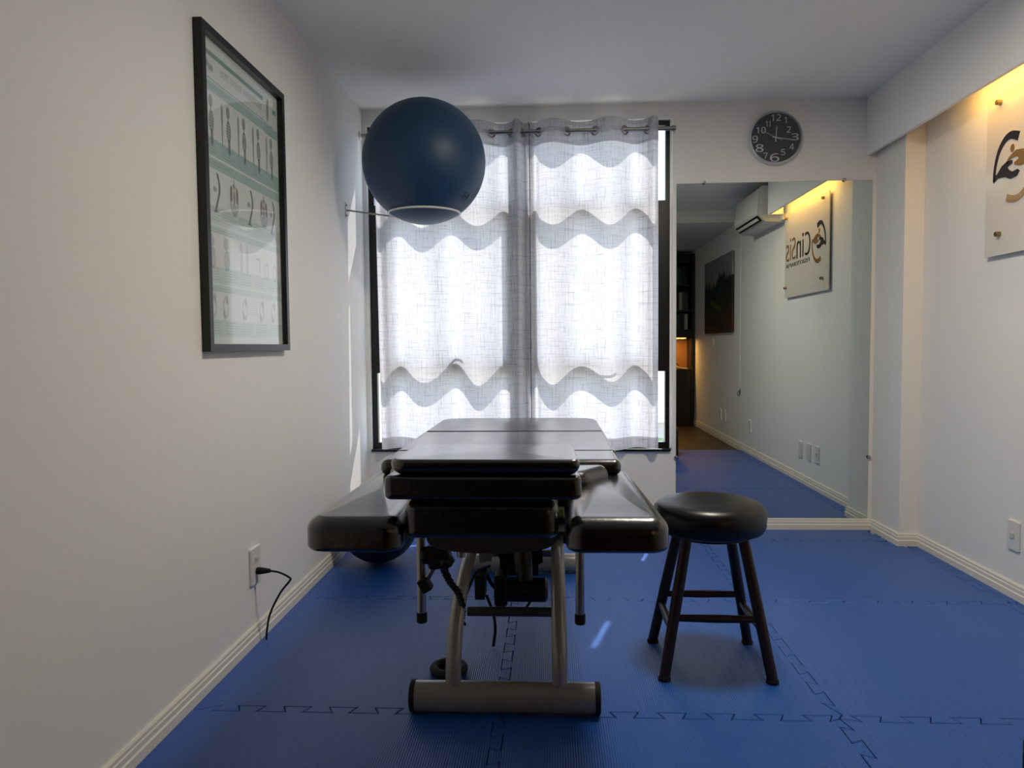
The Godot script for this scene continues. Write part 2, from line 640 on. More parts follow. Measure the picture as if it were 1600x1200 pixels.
# ---------------------------------------------------------------- window
func build_window() -> void:
	var w := Node3D.new()
	w.name = "window_1"
	add_child(w)
	w.set_meta("kind", "structure")
	var z0 := -4.676
	var z1 := -4.634
	var xa := XL + 0.028
	var xb := 0.740
	var ya := 0.505
	var yb := 2.524
	part("window_sill", [cushion(rect(XL + 0.028, ZB - 0.15, 0.7405, ZB + 0.018, 0.0), 0.4875, 0.504, 0.003, 0.0, 2)], M.granite, w)
	for x in [[xa, xa + 0.034], [-0.225, -0.115], [xb - 0.026, xb]]:
		part("frame_post", [span(Vector3(x[0], ya, z0), Vector3(x[1], yb, z1))], M.frame_black, w)
	for y in [[ya, ya + 0.035], [0.985, 1.025], [2.0, 2.04], [yb - 0.03, yb]]:
		for x in [[xa + 0.034, -0.225], [-0.115, xb - 0.026]]:
			part("frame_rail", [span(Vector3(x[0], y[0], z0), Vector3(x[1], y[1], z1))], M.frame_black, w)
	for x in [[xa + 0.034, -0.225], [-0.115, xb - 0.026]]:
		for y in [[ya + 0.035, 0.985], [2.04, yb - 0.03]]:
			part("pane", [span(Vector3(x[0], y[0], -4.657), Vector3(x[1], y[1], -4.653))], M.glass, w)
		# opening sash of the middle row
		var s := 0.045
		var sash := part("sash", [
			span(Vector3(x[0], 1.025, z0 - 0.008), Vector3(x[0] + s, 2.0, z1 + 0.012)), span(Vector3(x[1] - s, 1.025, z0 - 0.008), Vector3(x[1], 2.0, z1 + 0.012)),
			span(Vector3(x[0] + s, 1.025, z0 - 0.008), Vector3(x[1] - s, 1.025 + s, z1 + 0.012)), span(Vector3(x[0] + s, 2.0 - s, z0 - 0.008), Vector3(x[1] - s, 2.0, z1 + 0.012))], M.frame_black, w)
		part("pane", [span(Vector3(x[0] + s, 1.025 + s, -4.658), Vector3(x[1] - s, 2.0 - s, -4.654))], M.glass, sash)
		var hx: float = (x[0] + x[1]) / 2 + 0.02
		part("handle", [box(Vector3(hx, 1.05, z1 + 0.015), Vector3(0.035, 0.03, 0.006)), tube([Vector3(hx, 1.055, z1 + 0.017), Vector3(hx + 0.05, 1.085, z1 + 0.018), Vector3(hx + 0.11, 1.105, z1 + 0.018)], 0.0055, 8)], M.frame_black, sash)

# ---------------------------------------------------------------- interlocking foam mats
func seam(fixed: float, a: float, b: float, along_x: bool, tabs: bool) -> Array:
	# points of a jagged joint from a to b; tabs sit on a fixed raster so that neighbours match
	var out := []
	var p := 0.1486
	var h := 0.0175 if tabs else 0.0
	var put := func(t: float, o: float):
		if t > a + 0.012 and t < b - 0.012: out.append(Vector2(t, fixed + o) if along_x else Vector2(fixed + o, t))
	if tabs:
		var k0 := int(floor(a / p)) - 1
		for k in range(k0, int(ceil(b / p)) + 2):
			var c := k * p
			put.call(c - p * 0.28 + 0.012, -h)
			put.call(c - p * 0.28 - 0.006, h)
			put.call(c + p * 0.28 + 0.006, h)
			put.call(c + p * 0.28 - 0.012, -h)
	return out

func build_mats() -> void:
	var xs := [XL + 0.004, -0.165, 0.878, 2.005, XR - 0.004]
	var zs := [-4.597, -4.335, -3.297, -2.250, -1.10]
	var wherex := ["beside the left wall", "under the treatment table", "on the stool side", "along the right wall"]
	var wherez := ["at the back wall", "second row from window", "in the middle row", "nearest the camera"]
	for j in 4:
		for i in 4:
			if i == 3 and j == 0: continue
			var a := Vector2(xs[i], zs[j])
			var b := Vector2(xs[i + 1], zs[j + 1])
			if j == 0 and i == 2: b.x = CX - 0.018
			if j == 1 and i == 3: a.y = -4.218
			var poly := PackedVector2Array()
			poly.append(a)
			for q in sorted(seam(a.y, a.x, b.x, true, j > 0 and not (j == 1 and i == 3)), true, false): poly.append(q)
			poly.append(Vector2(b.x, a.y))
			for q in sorted(seam(b.x, a.y, b.y, false, i < 3), false, false): poly.append(q)
			poly.append(b)
			for q in sorted(seam(b.y, a.x, b.x, true, j < 3), true, true): poly.append(q)
			poly.append(Vector2(a.x, b.y))
			for q in sorted(seam(a.x, a.y, b.y, false, i > 0), false, true): poly.append(q)
			var nn := poly_normals(poly)
			var inset := PackedVector2Array()
			for k in poly.size(): inset.append(poly[k] - nn[k] * 0.0014)
			solo("foam_mat", [slab(inset, -0.0150, 0.0, 0.0018)], M.mat_blue, "blue ribbed foam floor mat %s, %s" % [wherex[i], wherez[j]], "floor mat", "interlocking blue foam mats", 20.0)

func sorted(p: Array, _along_x: bool, back: bool) -> Array:
	if back: p.reverse()
	return p

# ---------------------------------------------------------------- mirror on the back wall
func build_mirror() -> void:
	var m := thing("wall_mirror", "large frameless mirror standing on the baseboard between window and pillar", "mirror")
	var x0 := 0.775
	var x1 := 1.944
	part("backing", [span(Vector3(x0, 0.071, ZB + 0.0005), Vector3(x1, 2.130, ZB + 0.004))], M.mirror_edge, m)
	part("reflecting_face", [span(Vector3(x0 + 0.001, 0.072, ZB + 0.004), Vector3(x1 - 0.001, 2.129, ZB + 0.0055))], M.mirror, m)
	for c in [Vector2(0.940, 2.132), Vector2(1.775, 2.132), Vector2(1.945, 0.450), Vector2(0.773, 0.452)]:
		var b := Basis(Vector3.RIGHT, PI / 2)
		part("clip", [xf(lathe([[0.0001, 0.0], [0.008, 0.0], [0.008, 0.006], [0.011, 0.008], [0.011, 0.014], [0.008, 0.017], [0.0001, 0.018]], 14), Transform3D(b, Vector3(c.x, c.y, ZB)))], M.chrome, m)

# ---------------------------------------------------------------- light behind the fascia
func build_beam_light() -> void:
	var o := thing("led_strip_light", "warm yellow LED strip hidden behind the fascia above the sign", "light")
	var za := -3.72
	var zb := -2.62
	part("channel", [span(Vector3(1.934, 2.395, za), Vector3(1.962, 2.403, zb))], M.white_plastic, o)
	part("glowing_strip", [span(Vector3(1.938, 2.392, za + 0.01), Vector3(1.958, 2.395, zb - 0.01))], M.led, o)
	var l := AreaLight3D.new()
	l.name = "led_strip_area_light"
	o.add_child(l)
	l.area_size = Vector2(0.02, zb - za)
	l.position = Vector3(1.948, 2.389, (za + zb) / 2)
	l.rotation = Vector3(-PI / 2, 0, 0)
	l.light_color = Color(1.0, 0.76, 0.38)
	l.light_energy = 0.22
	l.area_range = 8.0
	l.shadow_enabled = true

# ---------------------------------------------------------------- treatment table
func build_table() -> void:
	var t := thing("treatment_table", "black leather sectional treatment table on grey tubular arch frame", "treatment table")
	var xm := -0.150
	var L: StandardMaterial3D = M.leather
	# bed sections from the window to the camera
	part("foot_section", [cushion(round_poly(PackedVector2Array([Vector2(-0.534, -3.62), Vector2(0.222, -3.62), Vector2(0.222, -3.045), Vector2(-0.534, -3.045)]), [0.10, 0.10, 0.015, 0.015]), 0.735, 0.797, 0.022, 0.006)], L, t)
	part("pelvic_section", [cushion(rect(-0.534, -3.035, 0.221, -2.475, 0.018), 0.735, 0.797, 0.018, 0.006)], L, t)
	part("chest_section", [cushion(rect(-0.532, -2.465, 0.215, -2.243, 0.022), 0.750, 0.800, 0.022, 0.004)], L, t)
	part("shoulder_section", [cushion(round_poly(PackedVector2Array([Vector2(-0.505, -2.237), Vector2(0.195, -2.237), Vector2(0.105, -2.090), Vector2(0.030, -2.045), Vector2(-0.340, -2.045), Vector2(-0.415, -2.090)]), [0.012, 0.03, 0.05, 0.05, 0.05, 0.05]), 0.738, 0.791, 0.030, 0.003, 6, 0.012)], L, t)
	part("bed_frame", [cushion(rect(-0.46, -3.56, 0.16, -2.08, 0.03), 0.690, 0.734, 0.006)], M.black_metal, t)
	# stacked head pads
	part("head_pad", [cushion(round_poly(PackedVector2Array([Vector2(-0.368, -1.985), Vector2(0.060, -1.985), Vector2(0.068, -1.700), Vector2(-0.386, -1.700)]), [0.05, 0.03, 0.02, 0.04]), 0.847, 0.885, 0.011, 0.004, 6, 0.026)], L, t)
	part("head_pad", [cushion(round_poly(PackedVector2Array([Vector2(-0.385, -1.990), Vector2(0.060, -1.990), Vector2(0.072, -1.700), Vector2(-0.397, -1.700)]), [0.05, 0.03, 0.02, 0.02]), 0.789, 0.8465, 0.013, 0.002)], L, t)
	part("face_pad", [cushion(rect(-0.357, -2.00, 0.017, -1.735, 0.03), 0.686, 0.783, 0.032, 0.002, 6, 0.02)], L, t)
	# arm rests left and right, lower than the bed
	for s in [-1, 1]:
		var outer := -0.605 if s < 0 else 0.285
		var back := -0.566 if s < 0 else 0.246
		var inner := -0.360 if s < 0 else 0.034
		var pl := PackedVector2Array([Vector2(inner, -2.22), Vector2(back, -2.45), Vector2(outer, -1.725), Vector2(inner, -1.725)])
		part("arm_rest", [xf(cushion(round_poly(pl, [0.035, 0.055, 0.05, 0.045], 7), 0.656, 0.738, 0.036, 0.013, 9, 0.012), Transform3D(Basis(Vector3(1, 0, 0), Vector3(0, 1, 0), Vector3(0, -0.022, 1)), Vector3(0, -0.022 * 1.725, 0)))], L, t, 50.0)
	# sprung bracket below the face pad
	var br := PackedVector2Array()
	for k in 25:
		var a := PI * k / 24.0
		br.append(Vector2(xm - cos(a) * 0.163, 0.686 - 0.052 * pow(sin(a), 0.5)))
	part("head_bracket", [prism(br, -1.97, -1.80, 0.002)], M.bracket_grey, t)
	# arched side tubes
	for x in [-0.312, 0.022]:
		var path := []
		for k in 33:
			var a := PI * k / 32.0
			path.append(Vector3(x, 0.055 + 0.315 * pow(sin(a), 0.62), -2.975 + cos(a) * 0.72))
		part("arch_tube", [tube(path, 0.025, 18)], M.steel_paint, t)
	# foot bars with black caps
	for z in [-2.255, -3.695]:
		var bar := part("foot_bar", [xf(lathe([[0.0001, -0.282], [0.044, -0.282], [0.044, 0.282], [0.0001, 0.282]], 28), Transform3D(Basis(Vector3.BACK, PI / 2).scaled(Vector3(1, 1.08, 1)), Vector3(xm, 0.0495, z)))], M.steel_paint, t)
		for s in [-1, 1]:
			part("end_cap", [xf(lathe([[0.0001, -0.008], [0.047, -0.008], [0.047, 0.006], [0.042, 0.009], [0.0001, 0.010]], 28), Transform3D(Basis(Vector3.BACK, -PI / 2 * s).scaled(Vector3(1, 1.05, 1)), Vector3(xm + s * 0.290, 0.0495, z)))], M.rubber, bar)
	part("cross_bar", [tube([Vector3(-0.305, 0.195, -2.60), Vector3(0.02, 0.195, -2.60)], 0.017, 14)], M.bracket_grey, t)
	part("cross_bar", [tube([Vector3(-0.305, 0.195, -3.35), Vector3(0.02, 0.195, -3.35)], 0.017, 14)], M.bracket_grey, t)
	# lift: column, plates, motor, control box
	part("lift_column", [cushion(rect(-0.235, -3.16, -0.035, -2.98, 0.012), 0.33, 0.690, 0.006), span(Vector3(-0.215, 0.20, -3.14), Vector3(-0.055, 0.33, -3.0))], M.black_metal, t)
	part("lift_plate", [prism(PackedVector2Array([Vector2(-0.275, 0.69), Vector2(-0.05, 0.69), Vector2(-0.04, 0.48), Vector2(-0.035, 0.30), Vector2(-0.10, 0.26), Vector2(-0.20, 0.30), Vector2(-0.245, 0.40)]), -2.87, -2.855, 0.002)], M.black_metal, t)
	var mo := part("motor", [xf(lathe([[0.0001, -0.09], [0.035, -0.09], [0.045, -0.08], [0.045, 0.08], [0.035, 0.09], [0.0001, 0.09]], 20), Transform3D(Basis(Vector3.BACK, PI / 2), Vector3(-0.105, 0.236, -2.72)))], M.black_plastic, t)
	part("gear_housing", [cushion(rect(-0.215, -2.77, -0.165, -2.67, 0.012), 0.185, 0.30, 0.01)], M.black_plastic, mo)
	part("motor_rod", [tube([Vector3(-0.10, 0.27, -2.71), Vector3(-0.11, 0.36, -2.75), Vector3(-0.11, 0.48, -2.79)], [0.03, 0.034, 0.022], 14)], M.black_plastic, mo)
	part("control_box", [cushion(rect(-0.285, -2.76, -0.248, -2.66, 0.004), 0.215, 0.305, 0.004)], M.black_plastic, t)
	part("hinge_plate", [prism(PackedVector2Array([Vector2(-0.285, 0.47), Vector2(-0.215, 0.47), Vector2(-0.235, 0.31), Vector2(-0.285, 0.30)]), -2.845, -2.835, 0.001)], M.steel_paint, t)
	part("bolt", [xf(lathe([[0.0001, 0], [0.010, 0], [0.010, 0.006], [0.0001, 0.008]], 6), Transform3D(Basis(Vector3.RIGHT, PI / 2), Vector3(-0.245, 0.43, -2.835)))], M.chrome, t)
	part("carrier_tray", [cushion(rect(-0.02, -3.30, 0.13, -2.86, 0.01), 0.405, 0.420, 0.004)], M.black_plastic, t)
	part("carrier_arm", [span(Vector3(-0.035, 0.33, -3.12), Vector3(0.11, 0.404, -3.02))], M.black_metal, t)
	for x in [-0.24, -0.06]: part("head_rail", [tube([Vector3(x, 0.662, -1.86), Vector3(x, 0.672, -2.06), Vector3(x, 0.700, -2.14)], 0.010, 10)], M.black_metal, t)
	part("arm_carrier", [tube([Vector3(-0.42, 0.648, -2.095), Vector3(0.12, 0.648, -2.095)], 0.009, 10), tube([Vector3(-0.15, 0.648, -2.095), Vector3(-0.15, 0.700, -2.14)], 0.009, 10)], M.black_metal, t)
	# posts of the arm rests
	for p in [Vector3(-0.377, 0, -2.08), Vector3(0.080, 0, -2.08)]:
		var post := part("arm_post", [tube([Vector3(p.x, 0.375, p.z), Vector3(p.x, 0.660, p.z)], 0.0125, 16)], M.steel, t)
		part("rubber_tip", [xf(lathe([[0.0001, 0.352], [0.013, 0.352], [0.0155, 0.355], [0.0155, 0.380], [0.013, 0.382], [0.0001, 0.382]], 16), Transform3D(Basis(), Vector3(p.x, 0, p.z)))], M.rubber, post)
	part("stub_post", [tube([Vector3(-0.255, 0.557, -2.04), Vector3(-0.255, 0.69, -2.04)], 0.0125, 16)], M.steel, t)
	# slanting brace with black clamp knob
	var brace := part("brace_bar", [tube([Vector3(-0.372, 0.462, -2.07), Vector3(-0.258, 0.655, -2.05)], 0.0085, 12)], M.steel, t)
	part("clamp_block", [xf(cushion(round_poly(PackedVector2Array([Vector2(-0.042, -0.032), Vector2(0.022, -0.036), Vector2(0.042, 0.026), Vector2(-0.030, 0.036)]), [0.012, 0.012, 0.012, 0.012]), -0.022, 0.022, 0.008), Transform3D(Basis(Vector3.RIGHT, PI / 2), Vector3(-0.318, 0.553, -2.055))), tube([Vector3(-0.312, 0.57, -2.055), Vector3(-0.272, 0.645, -2.05)], 0.021, 12)], M.black_plastic, brace)
	part("clamp_knob", [xf(lathe([[0.0001, 0.0], [0.014, 0.0], [0.024, 0.012], [0.026, 0.030], [0.020, 0.040], [0.0001, 0.043]], 18), Transform3D(Basis(Vector3.BACK, PI * 0.42), Vector3(-0.330, 0.552, -2.050))), xf(lathe([[0.0001, 0.0], [0.016, 0.0], [0.024, 0.014], [0.020, 0.034], [0.0001, 0.036]], 18), Transform3D(Basis(Vector3.BACK, -PI * 0.75), Vector3(-0.312, 0.553, -2.050)))], M.black_plastic, brace)
	part("brace_foot", [xf(cushion(rect(-0.016, -0.018, 0.016, 0.018, 0.006), -0.02, 0.02, 0.004), Transform3D(Basis(Vector3.BACK, 0.5), Vector3(-0.364, 0.468, -2.068)))], M.black_plastic, brace)
	# coiled control cable hanging from the clamp to the pedal
	var hang := curve([Vector3(-0.312, 0.525, -2.06), Vector3(-0.300, 0.46, -2.12), Vector3(-0.292, 0.38, -2.25), Vector3(-0.300, 0.26, -2.42), Vector3(-0.335, 0.13, -2.52), Vector3(-0.345, 0.025, -2.53)], 40)
	var coil := []
	for k in hang.size():
		var a := k * 1.15
		coil.append(hang[k] + Vector3(cos(a), 0, sin(a)) * 0.009)
	part("coiled_cable", [tube(coil, 0.0042, 6)], M.rubber, t)
	part("cable", [tube(curve([Vector3(-0.24, 0.30, -2.80), Vector3(-0.275, 0.33, -2.60), Vector3(-0.305, 0.26, -2.42), Vector3(-0.298, 0.20, -2.46)], 8), 0.005, 8)], M.rubber, t)
	part("cable", [tube(curve([Vector3(-0.25, 0.28, -2.76), Vector3(-0.22, 0.24, -2.74), Vector3(-0.17, 0.21, -2.73)], 8), 0.007, 8)], M.rubber, t)
	part("cable", [tube(curve([Vector3(-0.245, 0.22, -2.70), Vector3(-0.22, 0.15, -2.70), Vector3(-0.215, 0.08, -2.72), Vector3(-0.225, 0.007, -2.75)], 8), 0.0055, 8)], M.rubber, t)
	part("cable", [tube(curve([Vector3(-0.08, 0.195, -2.71), Vector3(-0.10, 0.17, -2.70), Vector3(-0.115, 0.16, -2.68)], 6), 0.005, 8)], M.rubber, t)
	# round foot switch on the floor
	var p := thing("foot_switch", "black ring-shaped foot switch lying behind the front leg of the table", "foot switch", "", Vector3(-0.365, 0, -2.525))
	part("ring", [tube(circle(Vector3(0, 0.017, 0), 0.052, 28), 0.016, 10, true)], M.rubber, p)
	part("base_plate", [lathe([[0.0001, 0.0005], [0.046, 0.0005], [0.046, 0.008], [0.0001, 0.010]], 24)], M.black_plastic, p)
	# green band lying on the tray
	var g := thing("exercise_band", "lime green rolled exercise band lying on the tray under the table", "exercise band", "", Vector3(0.045, 0.4205, -3.10))
	part("roll", [xf(lathe([[0.008, -0.05], [0.030, -0.05], [0.030, 0.05], [0.008, 0.05], [0.008, -0.05]], 20), Transform3D(Basis(Vector3.BACK, PI / 2), Vector3(0, 0.030, 0)))], M.green, g)
	part("loose_end", [xf(box(Vector3(0, 0, 0), Vector3(0.10, 0.003, 0.08)), Transform3D(Basis(), Vector3(0, 0.0015, 0.05)))], M.green, g)

# ---------------------------------------------------------------- stool
func build_stool() -> void:
	var c := Vector3(0.567, 0, -2.655)
	var s := thing("bar_stool", "round wooden stool with black padded seat and four dark legs beside the table", "stool", "", c)
	part("seat", [lathe([[0.0001, 0.482], [0.172, 0.482], [0.187, 0.488], [0.196, 0.505], [0.199, 0.542], [0.195, 0.566], [0.182, 0.581], [0.160, 0.590], [0.11, 0.596], [0.05, 0.598], [0.0001, 0.598]], 48)], M.stool_leather, s)
	part("seat_base", [lathe([[0.0001, 0.466], [0.140, 0.466], [0.150, 0.470], [0.150, 0.482], [0.0001, 0.482]], 36)], M.dark_wood, s)
	var feet := [Vector3(-0.183, 0.012, 0.160), Vector3(0.178, 0.012, 0.172), Vector3(-0.178, 0.012, -0.165), Vector3(0.182, 0.012, -0.165)]
	var tops := [Vector3(-0.098, 0.470, 0.092), Vector3(0.098, 0.470, 0.095), Vector3(-0.092, 0.470, -0.090), Vector3(0.092, 0.470, -0.090)]
	for k in 4:
		var leg := part("leg", [tube([feet[k], feet[k].lerp(tops[k], 0.5), tops[k]], [0.0185, 0.020, 0.019], 16)], M.dark_wood, s)
		part("leg_pad", [xf(lathe([[0.0001, 0.0005], [0.0215, 0.0005], [0.0215, 0.010], [0.019, 0.014], [0.0001, 0.014]], 16), Transform3D(Basis(), Vector3(feet[k].x, 0, feet[k].z)))], M.rubber, leg)
	for e in [[0, 1, 0.205], [2, 3, 0.20], [0, 2, 0.16], [1, 3, 0.165]]:
		var f: float = e[2] / 0.482
		part("stretcher", [tube([feet[e[0]].lerp(tops[e[0]], f), feet[e[0]].lerp(tops[e[0]], f).lerp(feet[e[1]].lerp(tops[e[1]], f), 0.5), feet[e[1]].lerp(tops[e[1]], f)], [0.012, 0.0145, 0.012], 12)], M.dark_wood, s)

# ---------------------------------------------------------------- exercise balls
func build_balls() -> void:
	var bc := Vector3(-0.679, 2.152, -4.03)
	var b := thing("exercise_ball", "large dusty blue exercise ball resting in a wall ring before the curtain", "exercise ball", "", bc)
	part("skin", [ball(Vector3.ZERO, 0.333, 64)], M.ball, b, 60.0)
	var dir := Vector3(0.235, -0.21, 0.0)
	dir.z = sqrt(0.333 * 0.333 - dir.x * dir.x - dir.y * dir.y)
	var q := Quaternion(Vector3.UP, dir.normalized())
	var vt := Transform3D(Basis(q), dir)
	part("valve_plug", [xf(lathe([[0.0001, -0.004], [0.006, -0.004], [0.006, 0.003], [0.004, 0.004], [0.0001, 0.003]], 14), vt)], M.ball, b)
	for r in [0.016, 0.028]:
		part("valve_rim", [xf(tube(circle(Vector3(0, -r * r * 1.5, 0), r, 28), 0.0020, 8, true), vt)], M.ball, b)
	var h := thing("ball_holder", "thin white metal ring bracket on the left wall carrying the blue ball", "wall bracket")
	var rc := Vector3(-0.683, 1.877, -4.03)
	part("ring", [tube(circle(rc, 0.1955, 64), 0.0055, 10, true)], M.white_plastic, h)
	part("rod", [tube([Vector3(XL + 0.004, 1.935, -4.205), rc + Vector3(-0.165, 0, -0.105)], 0.005, 10)], M.steel, h)
	var plate := part("wall_plate", [span(Vector3(XL, 1.892, -4.222), Vector3(XL + 0.004, 1.976, -4.188))], M.white_plastic, h)
	for y in [1.905, 1.963]:
		part("screw", [xf(lathe([[0.0001, 0], [0.006, 0], [0.006, 0.003], [0.0001, 0.004]], 10), Transform3D(Basis(Vector3.BACK, -PI / 2), Vector3(XL + 0.004, y, -4.205)))], M.black_metal, plate)
	var n := thing("exercise_ball", "dark navy exercise ball on the floor in the corner behind the arm rest", "exercise ball", "", Vector3(-0.925, 0.2085, -3.86))
	part("skin", [xf(ball(Vector3.ZERO, 0.21, 40), Transform3D(Basis.from_scale(Vector3(1, 0.992, 1)), Vector3.ZERO))], M.navy_ball, n, 60.0)

# ---------------------------------------------------------------- curtains
func curtain_z(x: float, y: float, knots: Array, amp: float, first: float, seed_shift: float) -> float:
	# the cloth passes from one side of the rod to the other at every eyelet
	var k := 0
	while k < knots.size() - 2 and x > knots[k + 1]: k += 1
	var u: float = (x - knots[k]) / (knots[k + 1] - knots[k])
	var sgn := first * (1.0 if k % 2 == 0 else -1.0)
	var low := clampf((2.4 - y) / 1.9, 0.0, 1.0)
	return sgn * sin(PI * clampf(u, 0, 1)) * amp * (1.0 + 0.25 * sin(y * 2.1 + x * 5.0 + seed_shift) * low) + low * 0.007 * sin(x * 31.0 + y * 1.7 + seed_shift)

func curtain_panel(knots: Array, first: float, shift: float, label: String, edge_in: float) -> void:
	var p := thing("curtain", label, "curtain", "white linen curtains on the rod")
	var x0: float = knots[0]
	var x1: float = knots[-1]
	var nx := 150
	var zr := -4.548
	var sheet := func(ya: float, yb: float, ny: int, off: float) -> PackedVector3Array:
		var rows := []
		for j in ny + 1:
			var r := PackedVector3Array()
			for i in nx + 1:
				var x: float = lerpf(x0, x1, float(i) / nx)
				var y: float = lerpf(ya, yb, float(j) / ny)
				# the upper edge rises and dips with the folds, the sides lean a little
				var z := curtain_z(x, y, knots, 0.042, first, shift)
				var low := clampf((2.4 - y) / 1.9, 0.0, 1.0)
				var lean := edge_in * low * (1.0 - (x - x0) / (x1 - x0))
				var yy: float = y
				if y > 2.3: yy += (z / 0.042) * 0.005 * (y - 2.3) / 0.25
				if y < 0.7: yy += 0.006 * sin(x * 13.0 + shift) * (0.7 - y) / 0.2
				r.append(Vector3(x + lean, yy, zr + z + off))
			rows.append(r)
		var s := PackedVector3Array()
		for j in ny:
			for i in nx:
				var a: PackedVector3Array = rows[j]
				var b: PackedVector3Array = rows[j + 1]
				# front towards the room: clockwise seen from +z
				for q in [a[i], b[i + 1], a[i + 1], a[i], b[i], b[i + 1]]: s.append(q)
		return s
	var uvf := func(q: Vector3) -> Vector2: return Vector2(q.x, -q.y)
	part("cloth", [sheet.call(0.509, 2.515, 60, 0.0)], M.cloth, p, 80.0, uvf)
	part("header", [sheet.call(2.372, 2.514, 5, 0.004)], M.cloth, p, 80.0, uvf)
	part("hem", [sheet.call(0.510, 0.582, 3, 0.003)], M.cloth, p, 80.0, uvf)
	for k in range(1, knots.size() - 1):
		# eyelet rings stand where the rod goes through the cloth
		var x: float = knots[k]
		var s := first * (1.0 if k % 2 == 0 else -1.0)
		var nrm := Vector3(-s * 0.5, 0, 0.86).normalized()
		var ax := Vector3.UP.cross(nrm).normalized()
		part("eyelet", [tube(circle(Vector3(x, 2.446, zr + 0.001) , 0.0245, 24, ax, Vector3.UP), 0.0052, 8, true)], M.steel, p)

func build_curtains() -> void:
	curtain_panel([-0.118, -0.062, 0.107, 0.278, 0.455, 0.596, 0.658], -1.0, 0.4, "white linen curtain panel right of the centre folds, next to the mirror", 0.0)
	curtain_panel([-1.078, -1.020, -0.875, -0.702, -0.528, -0.352, -0.225, -0.170, -0.122], 1.0, 2.1, "white linen curtain panel left of the centre folds, behind the blue ball", 0.02)
	var r := thing("curtain_rod", "grey metal curtain rod above the window carrying both white panels", "curtain rod")
	part("rod", [tube([Vector3(XL + 0.001, 2.450, -4.548), Vector3(0.738, 2.450, -4.548)], 0.0125, 16)], M.steel, r)
	part("end_cap", [xf(lathe([[0.0001, 0], [0.017, 0], [0.017, 0.018], [0.013, 0.024], [0.0001, 0.025]], 16), Transform3D(Basis(Vector3.BACK, -PI / 2), Vector3(0.737, 2.450, -4.548)))], M.steel, r)
	part("bracket", [span(Vector3(0.752, 2.435, -4.60), Vector3(0.764, 2.515, -4.592)), span(Vector3(0.742, 2.463, -4.595), Vector3(0.762, 2.475, -4.535))], M.white_plastic, r)
	part("bracket", [xf(lathe([[0.0001, 0], [0.028, 0], [0.028, 0.006], [0.018, 0.012], [0.0001, 0.012]], 20), Transform3D(Basis(Vector3.BACK, -PI / 2), Vector3(XL, 2.450, -4.548)))], M.white_plastic, r)

# ---------------------------------------------------------------- framed chart on the left wall
func put(im: Image, x: float, y: float, c: Color, a: float) -> void:
	if x < 0 or y < 0 or x >= im.get_width() or y >= im.get_height(): return
	var o := im.get_pixel(int(x), int(y))
	im.set_pixel(int(x), int(y), o.lerp(c, a))

func blob(im: Image, cx: float, cy: float, rx: float, ry: float, c: Color, a: float, hollow := 0.0) -> void:
	for y in range(int(cy - ry), int(cy + ry) + 1):
		for x in range(int(cx - rx), int(cx + rx) + 1):
			var d := Vector2((x - cx) / rx, (y - cy) / ry).length()
			if d <= 1.0 and d >= hollow: put(im, x, y, c, a)

func lines(im: Image, x0: int, y0: int, x1: int, n: int, gap: int, c: Color, rng: RandomNumberGenerator) -> void:
	# lines of print too small to read
	for k in n:
		var x := x0
		var e := x1 - rng.randi_range(0, (x1 - x0) / 4)
		while x < e:
			var l := rng.randi_range(2, 7)
			for i in l:
				put(im, x + i, y0 + k * gap, c, 0.75)
			x += l + 2

func glyph(im: Image, ch: String, x: int, y: int, w: int, h: int, c: Color) -> void:
	var segs := {"D": [[0, 0, 0, 1], [0, 0, .7, 0], [.7, 0, 1, .3], [1, .3, 1, .7], [1, .7, .7, 1], [.7, 1, 0, 1]], "N": [[0, 0, 0, 1], [0, 0, 1, 1], [1, 0, 1, 1]], "S": [[1, 0, 0, 0], [0, 0, 0, .5], [0, .5, 1, .5], [1, .5, 1, 1], [1, 1, 0, 1]]}
	for s in segs[ch]:
		for k in 41:
			var f := k / 40.0
			for d in 3: put(im, x + lerpf(s[0], s[2], f) * w + d, y + lerpf(s[1], s[3], f) * h, c, 1.0)

